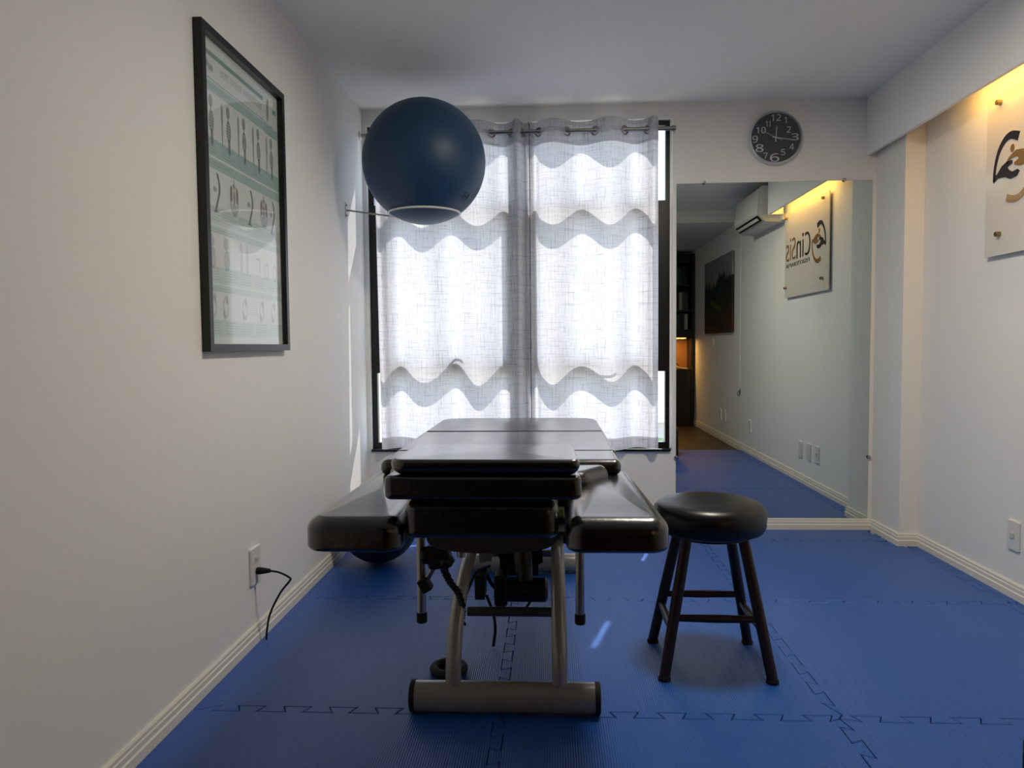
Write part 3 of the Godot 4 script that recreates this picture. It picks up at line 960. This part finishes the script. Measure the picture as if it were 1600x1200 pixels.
func chart_image() -> ImageTexture:
	var w := 512
	var h := 768
	var rng := RandomNumberGenerator.new()
	rng.seed = 5
	var im := Image.create(w, h, false, Image.FORMAT_RGB8)
	var paper := Color(0.87, 0.885, 0.88)
	var teal := Color(0.60, 0.73, 0.70)
	var deep := Color(0.40, 0.58, 0.53)
	var ink := Color(0.32, 0.34, 0.34)
	var red := Color(0.45, 0.28, 0.28)
	im.fill(paper)
	# heading: thick teal band, title line, small figure and three letters at the right
	for x in range(0, 400):
		for y in range(30, 42): put(im, x, y, deep if x > 60 else Color(0.5, 0.52, 0.55), 1.0)
	for k in 5: blob(im, 14 + k * 13, 66 + rng.randi_range(-4, 5), 8, 9, ink, 0.45)
	var x := 96
	while x < 385:
		var l := rng.randi_range(5, 9)
		if rng.randf() < 0.86:
			for i in l:
				for y in range(56, 73):
					if i < 2 or y < 58 or (y > 70 and rng.randf() < 0.7) or absi(y - 64) < 1: put(im, x + i, y, ink, 0.7)
		x += l + 3
	for i in w:
		for y in range(98, 100): put(im, i, y, ink, 0.8 if i < 405 else 0.0)
	blob(im, 432, 60, 9, 34, ink, 0.55)
	blob(im, 437, 34, 7, 9, ink, 0.6)
	for y in range(45, 58):
		for i in range(472, 500): put(im, i, y, deep, 0.9)
	for k in 3: glyph(im, ["D", "N", "S"][k], 408 + k * 26, 100, 18, 26, ink)
	for i in range(406, 500):
		for y in range(130, 132): put(im, i, y, ink, 0.8)
	# four bands of figures
	var tops := [104, 296, 466, 616]
	var ends := [290, 460, 612, 750]
	for b in 4:
		for y in range(tops[b], tops[b] + (26 if b < 2 else 18)):
			for i in w: put(im, i, y, teal, 0.75 if b < 2 else 0.45)
		for y in range(ends[b] - 44, ends[b]):
			for i in w: put(im, i, y, teal, 0.8 if b == 0 else 0.35)
		lines(im, 8, tops[b] + 8, 180, 2, 6, ink, rng)
		var cols := 5
		for k in cols:
			lines(im, 8 + k * 100, ends[b] - 38, 88 + k * 100, 5, 7, deep.darkened(0.35), rng)
	for k in 5:
		var cx := 44 + k * 100
		var cy := 150
		blob(im, cx - 26, cy + 20, 7, 28, ink, 0.45)
		blob(im, cx - 26, cy + 68, 5, 36, ink, 0.4)
		blob(im, cx + 10, cy + 4, 11, 16, ink, 0.5)
		blob(im, cx + 10, cy + 24, 3, 10, ink, 0.6)
		blob(im, cx + 12, cy + 54, 14, 28, ink, 0.6)
		for r in 6: blob(im, cx + 10, cy + 36 + r * 7, 11, 2, paper, 0.45)
		blob(im, cx + 14, cy + 94, 7, 22, ink, 0.65)
	for d in [[80, false], [180, true], [290, false], [385, true], [455, false]]:
		var cx: int = d[0]
		if d[1]:
			blob(im, cx, 380, 28, 44, ink, 0.28, 0.75)
			blob(im, cx - 18, 365, 8, 22, red, 0.6)
			blob(im, cx + 18, 365, 8, 22, red, 0.6)
			blob(im, cx, 372, 6, 20, ink, 0.6)
			blob(im, cx, 340, 4, 16, ink, 0.45)
			for r in 5: blob(im, cx, 392 + r * 5, 22 - r * 2, 1.5, ink, 0.4)
		else:
			for k in 100: blob(im, cx + 12 * sin(k * 0.045), 330 + k, 5, 2, ink, 0.5)
			blob(im, cx - 14, 372, 10, 7, ink, 0.4)
			blob(im, cx - 8, 428, 16, 4, ink, 0.4)
	for d in [[40, 0], [120, 0], [215, 1], [255, 1], [330, 2], [395, 3], [460, 3]]:
		var cx: int = d[0]
		match d[1]:
			0:
				blob(im, cx, 505, 14, 17, ink, 0.3)
				blob(im, cx + 4, 548, 16, 26, ink, 0.22)
				blob(im, cx + 4, 548, 16, 26, ink, 0.25, 0.85)
			1: blob(im, cx, 530, 10, 44, ink, 0.2)
			2:
				blob(im, cx, 520, 18, 3, ink, 0.3)
				blob(im, cx + 14, 540, 4, 24, ink, 0.3)
			3: blob(im, cx, 548, 16, 26, ink, 0.25, 0.7)
	for d in [40, 110, 230, 350, 440]:
		blob(im, d, 672, 18, 30, ink, 0.22, 0.6)
		blob(im, d + 8, 650, 8, 14, ink, 0.25)
		blob(im, d - 10, 690, 6, 14, ink, 0.25)
	lines(im, 250, 640, 330, 8, 6, ink.lightened(0.3), rng)
	return ImageTexture.create_from_image(im)

func build_poster() -> void:
	var z0 := -3.165
	var z1 := -2.412
	var y0 := 1.140
	var y1 := 2.236
	var d := 0.030
	var f := 0.026
	var o := thing("framed_chart", "black framed anatomy chart with teal bands on the left wall", "poster")
	part("frame_side", [span(Vector3(XL, y0, z1 - f), Vector3(XL + d, y1, z1))], M.frame_black, o)
	part("frame_side", [span(Vector3(XL, y0, z0), Vector3(XL + d, y1, z0 + f))], M.frame_black, o)
	part("frame_rail", [span(Vector3(XL, y1 - f, z0 + f), Vector3(XL + d, y1, z1 - f))], M.frame_black, o)
	part("frame_rail", [span(Vector3(XL, y0, z0 + f), Vector3(XL + d, y0 + f, z1 - f))], M.frame_black, o)
	var print_mat := mat(Color.WHITE, 0.5)
	print_mat.albedo_texture = chart_image()
	print_mat.texture_repeat = false
	var uvf := func(q: Vector3) -> Vector2: return Vector2((z1 - f - q.z) / (z1 - z0 - 2 * f), (y1 - f - q.y) / (y1 - y0 - 2 * f))
	part("print", [span(Vector3(XL, y0 + f, z0 + f), Vector3(XL + 0.006, y1 - f, z1 - f))], print_mat, o, 38.0, uvf)
	part("cover_glass", [span(Vector3(XL + 0.008, y0 + f, z0 + f), Vector3(XL + 0.010, y1 - f, z1 - f))], M.cover_glass, o)

# ---------------------------------------------------------------- clock
func build_clock() -> void:
	var o := thing("wall_clock", "round black wall clock with silver rim and numerals above the mirror", "clock", "", Vector3(1.361, 2.387, ZB))
	var flip := Basis(Vector3.RIGHT, PI / 2)
	part("case", [xf(lathe([[0.0001, 0.0], [0.157, 0.0], [0.159, 0.01], [0.159, 0.03], [0.155, 0.040], [0.150, 0.042], [0.147, 0.036], [0.146, 0.026], [0.0001, 0.026]], 64), Transform3D(flip, Vector3.ZERO))], M.clock_rim, o, 50.0)
	part("dial", [xf(lathe([[0.0001, 0.0262], [0.1465, 0.0262], [0.1465, 0.0275], [0.0001, 0.0275]], 64), Transform3D(flip, Vector3.ZERO))], M.dial, o)
	var big := {12: [0.058, 0.039], 3: [0.044, 0.040], 6: [0.054, 0.049], 9: [0.032, 0.042], 8: [0.048, 0.046], 10: [0.056, 0.038]}
	var at := {12: Vector2(0.000, 0.118), 1: Vector2(0.056, 0.102), 2: Vector2(0.076, 0.046), 3: Vector2(0.113, 0.002), 4: Vector2(0.095, -0.056), 5: Vector2(0.044, -0.087), 6: Vector2(-0.006, -0.118), 7: Vector2(-0.060, -0.106), 8: Vector2(-0.096, -0.060), 9: Vector2(-0.123, -0.006), 10: Vector2(-0.088, 0.046), 11: Vector2(-0.046, 0.083)}
	for k in at:
		var sz: Array = big.get(k, [0.026 if k in [2, 5, 11, 4] else (0.012 if k == 1 else 0.024), 0.036])
		var q: Vector2 = at[k]
		word("numeral", str(k), M.numeral, o, Transform3D(Basis(), Vector3(q.x, q.y, 0.0276)), sz[0], sz[1], 0.0012, "Droid Sans", 400)
	var hand := func(called: String, ang: float, l: float, tail: float, w: float, z: float):
		var pl := PackedVector2Array([Vector2(-w, -tail), Vector2(w, -tail), Vector2(w * 0.6, l), Vector2(-w * 0.6, l)])
		part(called, [xf(prism(pl, z, z + 0.0012), Transform3D(Basis(Vector3.BACK, -deg_to_rad(ang)), Vector3.ZERO))], M.numeral, o)
	hand.call("hour_hand", 4.0, 0.068, 0.024, 0.0032, 0.030)
	hand.call("minute_hand", 99.0, 0.098, 0.022, 0.0026, 0.032)
	hand.call("second_hand", 296.0, 0.085, 0.036, 0.0011, 0.034)
	part("hub", [xf(lathe([[0.0001, 0.0275], [0.005, 0.0275], [0.005, 0.037], [0.0001, 0.037]], 16), Transform3D(flip, Vector3.ZERO))], M.numeral, o)
	part("cover_glass", [xf(lathe([[0.0001, 0.0385], [0.148, 0.0385], [0.148, 0.0395], [0.0001, 0.0395]], 64), Transform3D(flip, Vector3.ZERO))], M.dial_glass, o)

# ---------------------------------------------------------------- sign on the right wall
func build_sign() -> void:
	var o := thing("wall_sign", "white acrylic sign with dark and gold hands emblem and lettering, warmly lit", "sign")
	var x := 2.050
	part("panel", [span(Vector3(x, 1.545, -3.615), Vector3(x + 0.008, 2.272, -2.600))], M.sign_panel, o)
	for p in [Vector2(-3.515, 2.235), Vector2(-2.655, 2.225), Vector2(-3.500, 1.640), Vector2(-2.640, 1.632)]:
		var so := part("standoff", [xf(lathe([[0.0001, 0.0], [0.008, 0.0], [0.008, 0.017], [0.0001, 0.017]], 16), Transform3D(Basis(Vector3.BACK, PI / 2), Vector3(XR, p.y, p.x)))], M.brass, o)
		part("cap", [xf(lathe([[0.0001, 0.0], [0.012, 0.0], [0.012, 0.018], [0.0105, 0.021], [0.0001, 0.021]], 18), Transform3D(Basis(Vector3.BACK, PI / 2), Vector3(x, p.y, p.x)))], M.brass, so)
	var fr := func(z: float, y: float) -> Transform3D: return Transform3D(Basis(Vector3(0, 0, 1), Vector3(0, 1, 0), Vector3(-1, 0, 0)), Vector3(x, y, z))
	word("lettering", "Cin", M.sign_dark, o, fr.call(-3.066, 1.949), 0.322, 0.190)
	word("lettering", "Sis", M.sign_gold, o, fr.call(-2.755, 1.949), 0.245, 0.190)
	word("small_lettering", "FISIOTERAPIA", M.sign_dark, o, fr.call(-2.923, 1.815), 0.575, 0.032)
	# emblem, drawn in sign coordinates: u to the right (towards +z), v up
	var flat := func(called: String, p: PackedVector2Array, m: Material):
		part(called, [xf(prism(p, 0.0, 0.002), Transform3D(Basis(Vector3(0, 0, 1), Vector3(0, 1, 0), Vector3(-1, 0, 0)), Vector3(x, 0, 0)))].map(func(s): return orient(s)), m, o)
	var v := func(a: float, b: float) -> Vector2: return Vector2(a, b)
	flat.call("emblem_arc", stroke([v.call(-3.552, 1.885), v.call(-3.546, 1.945), v.call(-3.522, 2.010), v.call(-3.478, 2.055), v.call(-3.430, 2.066), v.call(-3.378, 2.048)], [0.016, 0.018, 0.022, 0.028, 0.034, 0.040]), M.sign_dark)
	flat.call("emblem_dark_hand", PackedVector2Array([v.call(-3.556, 1.880), v.call(-3.520, 1.893), v.call(-3.470, 1.890), v.call(-3.430, 1.872), v.call(-3.385, 1.876), v.call(-3.366, 1.895), v.call(-3.380, 1.906), v.call(-3.420, 1.903), v.call(-3.448, 1.920), v.call(-3.452, 1.930), v.call(-3.420, 1.938), v.call(-3.418, 1.953), v.call(-3.455, 1.956), v.call(-3.495, 1.944), v.call(-3.530, 1.914), v.call(-3.547, 1.915)]), M.sign_dark)
	flat.call("emblem_gold_hand", PackedVector2Array([v.call(-3.262, 1.962), v.call(-3.300, 1.960), v.call(-3.345, 1.985), v.call(-3.395, 1.992), v.call(-3.445, 1.972), v.call(-3.466, 1.948), v.call(-3.455, 1.945), v.call(-3.425, 1.963), v.call(-3.385, 1.962), v.call(-3.372, 1.950), v.call(-3.405, 1.940), v.call(-3.402, 1.928), v.call(-3.355, 1.915), v.call(-3.320, 1.920), v.call(-3.285, 1.938)]), M.sign_gold)
	flat.call("emblem_tail", stroke([v.call(-3.266, 1.955), v.call(-3.272, 1.890), v.call(-3.302, 1.830), v.call(-3.350, 1.790), v.call(-3.400, 1.780), v.call(-3.455, 1.795)], [0.012, 0.016, 0.022, 0.028, 0.032, 0.034]), M.sign_gold)
	var head := PackedVector2Array()
	for k in 20: head.append(Vector2(-3.420 + cos(TAU * k / 20) * 0.014, 2.006 + sin(TAU * k / 20) * 0.018))
	flat.call("emblem_head", head, M.sign_gold)

# ---------------------------------------------------------------- air conditioner (seen in the mirror)
func build_air_conditioner() -> void:
	var o := thing("air_conditioner", "white split air conditioner on the right wall beside the fascia, seen in the mirror", "air conditioner")
	var za := -2.50
	var zb := -1.66
	var turn := func(s: PackedVector3Array) -> PackedVector3Array: return orient(xf(s, Transform3D(Basis(Vector3(1, 0, 0), Vector3(0, 1, 0), Vector3(0, 0, 1)), Vector3.ZERO)))
	var prof := round_poly(PackedVector2Array([Vector2(XR - 0.001, 2.545), Vector2(1.858, 2.545), Vector2(1.838, 2.31), Vector2(1.905, 2.235), Vector2(XR - 0.001, 2.225)]), [0.0, 0.03, 0.06, 0.04, 0.0])
	part("body", [turn.call(prism(prof, za + 0.012, zb - 0.012))], M.pale_plastic, o, 30.0)
	var cap := round_poly(PackedVector2Array([Vector2(XR - 0.001, 2.549), Vector2(1.855, 2.549), Vector2(1.834, 2.31), Vector2(1.903, 2.231), Vector2(XR - 0.001, 2.221)]), [0.0, 0.03, 0.06, 0.04, 0.0])
	part("end_cover", [turn.call(prism(cap, za, za + 0.012, 0.003))], M.white_plastic, o, 30.0)
	part("end_cover", [turn.call(prism(cap, zb - 0.012, zb, 0.003))], M.white_plastic, o, 30.0)
	part("air_outlet", [xf(box(Vector3.ZERO, Vector3(0.060, 0.012, zb - za - 0.10)), Transform3D(Basis(Vector3.BACK, -0.82), Vector3(1.866, 2.268, (za + zb) / 2)))], M.black_plastic, o)
	part("flap", [xf(box(Vector3.ZERO, Vector3(0.026, 0.005, zb - za - 0.14)), Transform3D(Basis(Vector3.BACK, -0.70), Vector3(1.860, 2.262, (za + zb) / 2)))], M.white_plastic, o)
	part("pipe_cover", [span(Vector3(2.035, 2.235, -2.568), Vector3(XR, 2.285, za))], M.white_plastic, o)

# ---------------------------------------------------------------- sockets and switches
func wall_plate(label: String, x: float, y: float, z: float, kind: String, h := 0.136, w := 0.086) -> Node3D:
	var sd := 1.0 if x < 0 else -1.0
	var o := thing("wall_socket" if kind != "switch" else "light_switch", label, "socket" if kind != "switch" else "switch", "white wall plates", Vector3(x, y, z))
	var b := Basis(Vector3(0, 0, -sd), Vector3(0, 1, 0), Vector3(sd, 0, 0))
	o.basis = b
	part("plate", [xf(cushion(rect(-w / 2, -h / 2, w / 2, h / 2, 0.008), 0.0, 0.010, 0.005, 0.0, 3, 0.0), Transform3D(Basis(Vector3.RIGHT, PI / 2), Vector3.ZERO))], M.white_plastic, o)
	if kind == "switch":
		part("rocker", [box(Vector3(0, 0, 0.0115), Vector3(0.026, 0.022, 0.006))], M.pale_plastic, o)
	elif kind == "socket":
		for yy in [0.022, -0.022]:
			var ins := part("insert", [box(Vector3(0, yy, 0.0102), Vector3(0.032, 0.024, 0.003))], M.pale_plastic, o)
			for xx in [-0.008, 0.0, 0.008]:
				part("hole", [xf(lathe([[0.0001, 0], [0.0022, 0], [0.0022, 0.0008], [0.0001, 0.0008]], 8), Transform3D(Basis(Vector3.RIGHT, PI / 2), Vector3(xx, yy, 0.0113)))], M.black_plastic, ins)
	return o

func build_sockets() -> void:
	wall_plate("white double socket low on the left wall with a black plug", XL, 0.302, -2.785, "socket", 0.148, 0.096)
	wall_plate("white switch plate at the right edge of the picture, nearest the pillar", XR, 0.281, -3.375, "switch")
	wall_plate("white blank plate in the mirror, middle of the three low plates", XR, 0.278, -3.185, "blank")
	wall_plate("white plate in the mirror, farthest of three from the pillar", XR, 0.272, -2.990, "blank")
	wall_plate("single white socket in the mirror below the hanging cable", XR, 0.290, -1.430, "socket")
	wall_plate("white socket in the mirror, right one of the pair below the painting", XR, 0.300, -0.330, "blank")
	wall_plate("white socket in the mirror, left one of the pair below the painting", XR, 0.292, -0.105, "blank")
	wall_plate("narrow white switch in the mirror just under the dark painting", XR, 1.175, 0.32, "switch", 0.12, 0.07)
	# power cord
	var c := thing("power_cord", "black power cord plugged into the left wall socket, drooping to the floor", "power cord")
	var y := 0.280
	var z := -2.785
	part("plug", [xf(lathe([[0.0001, 0.0], [0.014, 0.0], [0.014, 0.012], [0.011, 0.034], [0.0075, 0.052], [0.0001, 0.052]], 14), Transform3D(Basis(Vector3.BACK, -PI / 2) , Vector3(XL + 0.0122, y, z)))], M.rubber, c)
	part("cord", [tube(curve([Vector3(XL + 0.062, y, z), Vector3(XL + 0.10, y - 0.006, z), Vector3(XL + 0.135, y - 0.028, z - 0.01), Vector3(XL + 0.140, y - 0.040, z - 0.005), Vector3(XL + 0.105, y - 0.085, z + 0.005), Vector3(XL + 0.06, y - 0.17, z), Vector3(XL + 0.045, y - 0.24, z), Vector3(XL + 0.042, 0.006, z)], 6), 0.0042, 8)], M.rubber, c)
	# cable and hook on the right wall, seen in the mirror
	var k := thing("wall_cable", "thin white vertical cable ending in a small hook, beside the painting in mirror", "cable")
	part("cable", [tube([Vector3(XR - 0.006, 2.49, -1.03), Vector3(XR - 0.006, 0.66, -1.02)], 0.005, 8)], M.white_plastic, k)
	part("hook", [tube(curve([Vector3(XR - 0.004, 0.66, -1.02), Vector3(XR - 0.02, 0.64, -1.02), Vector3(XR - 0.03, 0.61, -1.02), Vector3(XR - 0.018, 0.585, -1.02), Vector3(XR - 0.006, 0.60, -1.02)], 5), 0.006, 8), span(Vector3(XR - 0.008, 0.60, -1.035), Vector3(XR, 0.67, -1.005))], M.steel, k)

# ---------------------------------------------------------------- what stands behind the camera (seen in the mirror)
func painting_image() -> ImageTexture:
	var w := 320
	var h := 200
	var im := Image.create(w, h, false, Image.FORMAT_RGB8)
	var n := FastNoiseLite.new()
	n.seed = 4
	n.frequency = 0.02
	n.fractal_octaves = 5
	for y in h:
		for x in w:
			var a := n.get_noise_2d(x, y) * 0.5 + 0.5
			var b := n.get_noise_2d(x * 4.0 + 300, y * 4.0) * 0.5 + 0.5
			var ridge := 58.0 + 14.0 * n.get_noise_1d(x * 1.5) * 2.0 - 12.0 * sin(x * 0.02)
			var c := Color(0.42, 0.43, 0.44).lerp(Color(0.60, 0.60, 0.58), a) if y < ridge else Color(0.06, 0.08, 0.085).lerp(Color(0.10, 0.15, 0.10), a)
			if y > ridge + 22 and y < 142: c = c.lerp(Color(0.16, 0.26, 0.10), clampf((b - 0.45) * 3.0, 0, 1))
			if absf(y - 128.0 + (x - 160) * 0.2) < 7 and x > 120 and x < 240 and b > 0.42: c = Color(0.42, 0.46, 0.14)
			if y > 140: c = Color(0.14, 0.12, 0.11).lerp(Color(0.27, 0.25, 0.25), clampf((b - 0.4) * 2.0 + 0.4 - absf(y - 152.0) / 24.0, 0, 1))
			if y > 130 and x < 70: c = c.lerp(Color(0.28, 0.16, 0.09), 0.8)
			im.set_pixel(x, y, c)
	return ImageTexture.create_from_image(im)

func build_back_room() -> void:
	var o := thing("landscape_painting", "dark landscape painting with green bushes on the right wall, in the mirror", "painting")
	var pm := mat(Color.WHITE, 0.6)
	pm.albedo_texture = painting_image()
	pm.texture_repeat = false
	var y0 := 1.285
	var y1 := 2.200
	var za := -0.74
	var zb := 0.72
	var uvf := func(q: Vector3) -> Vector2: return Vector2((q.z - za) / (zb - za), (y1 - q.y) / (y1 - y0))
	part("stretched_canvas", [span(Vector3(XR - 0.032, y0, za), Vector3(XR - 0.006, y1, zb))], pm, o, 38.0, uvf)
	part("stretcher", [span(Vector3(XR - 0.006, y0 + 0.01, za + 0.01), Vector3(XR, y1 - 0.01, zb - 0.01))], M.case_wood, o)
	# bookcase
	var xa := -1.14
	var xb := 2.052
	var zf := 1.50
	var zk := 1.845
	var b := thing("bookcase", "tall dark wooden bookcase with a lit niche along the end wall, in the mirror", "bookcase")
	var up := 2.44
	for x in [xa, xb - 0.035]: part("side_panel", [span(Vector3(x, -0.0155, zf), Vector3(x + 0.035, up, zk))], M.case_wood, b)
	part("back_panel", [span(Vector3(xa + 0.035, -0.0155, zk - 0.012), Vector3(xb - 0.035, up, zk))], M.case_wood, b)
	part("niche_back", [span(Vector3(1.25, 0.795, zk - 0.018), Vector3(xb - 0.036, 1.245, zk - 0.0125))], M.niche_wood, b)
	part("niche_side", [span(Vector3(1.23, 0.795, zf), Vector3(1.25, 1.245, zk - 0.0125))], M.case_wood, b)
	part("top_panel", [span(Vector3(xa + 0.035, up - 0.12, zf), Vector3(xb - 0.035, up, zk - 0.012))], M.case_wood, b)
	var levels := [2.005, 1.645, 1.365]
	for y in levels: part("shelf", [span(Vector3(xa + 0.035, y - 0.022, zf + 0.012), Vector3(xb - 0.035, y, zk - 0.012))], M.case_wood, b)
	part("niche_top", [span(Vector3(xa + 0.035, 1.245, zf), Vector3(xb - 0.035, 1.343, zk - 0.012))], M.case_wood, b)
	part("niche_floor", [span(Vector3(xa + 0.035, 0.765, zf), Vector3(xb - 0.035, 0.795, zk - 0.012))], M.case_wood, b)
	for k in 8:
		var x0 := xa + 0.037 + k * 0.3905
		var door := part("door", [span(Vector3(x0, 0.09, zf - 0.018), Vector3(x0 + 0.376, 0.762, zf))], M.case_wood, b)
		part("handle", [tube([Vector3(x0 + (0.34 if k % 2 == 0 else 0.03), 0.45, zf - 0.03), Vector3(x0 + (0.34 if k % 2 == 0 else 0.03), 0.58, zf - 0.03)], 0.006, 8), tube([Vector3(x0 + (0.34 if k % 2 == 0 else 0.03), 0.515, zf - 0.031), Vector3(x0 + (0.34 if k % 2 == 0 else 0.03), 0.515, zf - 0.018)], 0.005, 8)], M.steel, door)
	part("plinth", [span(Vector3(xa + 0.035, -0.0155, zf + 0.02), Vector3(xb - 0.035, 0.088, zk - 0.012))], M.case_wood, b)
	var strip := part("niche_light_strip", [span(Vector3(1.35, 1.237, zf + 0.05), Vector3(1.95, 1.2445, zf + 0.07))], M.led, b)
	var l := AreaLight3D.new()
	l.name = "niche_area_light"
	strip.add_child(l)
	l.area_size = Vector2(0.6, 0.02)
	l.position = Vector3(1.65, 1.234, zf + 0.06)
	l.rotation = Vector3(-PI / 2, 0, 0)
	l.light_color = Color(1.0, 0.72, 0.38)
	l.light_energy = 0.5
	l.area_range = 6.0
	l.shadow_enabled = true
	var rng := RandomNumberGenerator.new()
	rng.seed = 2
	var cols := [Color(0.62, 0.62, 0.60), Color(0.10, 0.12, 0.16), Color(0.30, 0.30, 0.32), Color(0.14, 0.10, 0.09), Color(0.20, 0.26, 0.28)]
	var what := ["pale grey", "navy", "grey", "brown", "slate"]
	var rowname := ["top", "middle", "lowest"]
	for r in 3:
		var x := 1.755
		for k in 5:
			var th := rng.randf_range(0.034, 0.046)
			var hh: float = [0.255, 0.265, 0.235][r] * rng.randf_range(0.86, 1.0)
			var m := mat(cols[(k * 2 + r) % 5], 0.6)
			var bk := thing("book", "%s book standing %s from the left on the %s shelf in the mirror" % [what[(k * 2 + r) % 5], ["fifth", "fourth", "third", "second", "first"][k], rowname[r]], "book", "books in the bookcase", Vector3(x, levels[r], zf + 0.03))
			part("cover", [span(Vector3(0, 0, 0), Vector3(0.004, hh, 0.19)), span(Vector3(th - 0.004, 0, 0), Vector3(th, hh, 0.19)), span(Vector3(0.004, 0, 0), Vector3(th - 0.004, hh, 0.004))], m, bk)
			part("pages", [span(Vector3(0.004, 0.004, 0.004), Vector3(th - 0.004, hh - 0.004, 0.185))], M.cable_white, bk)
			x += th + 0.004
	solo("white_cable", [tube(curve([Vector3(1.72, 0.81, 1.62), Vector3(1.80, 0.815, 1.60), Vector3(1.84, 0.83, 1.58), Vector3(1.88, 0.81, 1.57), Vector3(1.98, 0.802, 1.55)], 6), 0.0065, 8)], M.cable_white, "loose white cable lying in the lit niche of the bookcase", "cable")
	solo("black_strap", [tube(curve([Vector3(1.78, 0.80, 1.66), Vector3(1.80, 0.86, 1.65), Vector3(1.84, 0.87, 1.66), Vector3(1.87, 0.83, 1.65), Vector3(1.89, 0.801, 1.66)], 6), 0.008, 8)], M.rubber, "black strap standing in a loop in the lit niche of the bookcase", "strap")
	# ceiling lamp in the middle of the room, above the upper edge of the picture
	var lamp := thing("ceiling_lamp", "round warm white ceiling lamp above the treatment table", "lamp", "", Vector3(0.62, YC, -2.60))
	part("housing", [lathe([[0.0001, 0.0], [0.20, 0.0], [0.20, -0.035], [0.185, -0.045], [0.18, -0.040], [0.0001, -0.040]], 40)], M.white_plastic, lamp)
	part("glowing_disc", [lathe([[0.0001, -0.0402], [0.178, -0.0402], [0.172, -0.052], [0.0001, -0.058]], 40)], M.lamp, lamp)
	var al := AreaLight3D.new()
	al.name = "ceiling_lamp_area_light"
	lamp.add_child(al)
	al.area_size = Vector2(0.32, 0.32)
	al.position = Vector3(0, -0.062, 0)
	al.rotation = Vector3(-PI / 2, 0, 0)
	al.light_color = Color(1.0, 0.965, 0.89)
	al.light_energy = 2.1
	al.area_range = 9.0
	al.shadow_enabled = true
	# low wooden bench whose corner shows at the lower right edge
	var w := thing("wooden_bench", "dark brown wooden bench cut off by the lower right edge", "bench", "", Vector3(1.157, 0, -1.47))
	part("top", [cushion(rect(-0.15, -0.13, 0.15, 0.13, 0.01), 0.270, 0.298, 0.005)], M.bracket_grey, w)
	for p in [Vector2(-0.12, 0.10), Vector2(0.12, 0.10), Vector2(-0.12, -0.10), Vector2(0.12, -0.10)]:
		part("leg", [cushion(rect(p.x - 0.028, p.y - 0.028, p.x + 0.028, p.y + 0.028, 0.004), 0.0005, 0.270, 0.002)], M.dark_wood, w)
	for s in [-1, 1]: part("apron", [span(Vector3(-0.092, 0.20, s * 0.10 - 0.01), Vector3(0.092, 0.269, s * 0.10 + 0.01))], M.dark_wood, w)

# ---------------------------------------------------------------- outside the window
func build_outside() -> void:
	var o := thing("apartment_building", "pale hazy building far outside, in the gap beside the right curtain", "building", "", Vector3(14.0, -22.0, -60.0))
	part("walls", [span(Vector3(-9, 0, -6), Vector3(9, 17.5, 6))], M.concrete, o)
	part("roof_edge", [span(Vector3(-9.3, 17.5, -6.3), Vector3(9.3, 18.1, 6.3))], M.white_plastic, o)
	for r in 5:
		for c in 6:
			part("window", [span(Vector3(-8.0 + c * 2.8, 2.0 + r * 3.0, 6.0), Vector3(-6.4 + c * 2.8, 3.6 + r * 3.0, 6.06))], M.far_glass, o)
	var t := thing("tree", "grey green tree crown far below the window beside the right curtain", "tree", "", Vector3(5.2, -22.0, -34.0))
	part("trunk", [tube([Vector3(0, 0, 0), Vector3(0.1, 9, 0), Vector3(0, 15.5, 0.2)], [0.35, 0.28, 0.15], 10)], M.dark_wood, t)
	var n := FastNoiseLite.new()
	n.seed = 6
	n.frequency = 0.5
	var s := ball(Vector3.ZERO, 1.0, 28)
	for i in s.size():
		var d := s[i]
		s[i] = Vector3(0, 15.5, 0) + d * Vector3(3.2, 3.6, 3.0).x * (1.0 + 0.35 * n.get_noise_3dv(d * 3.0))
	part("crown", [s], M.foliage, t)
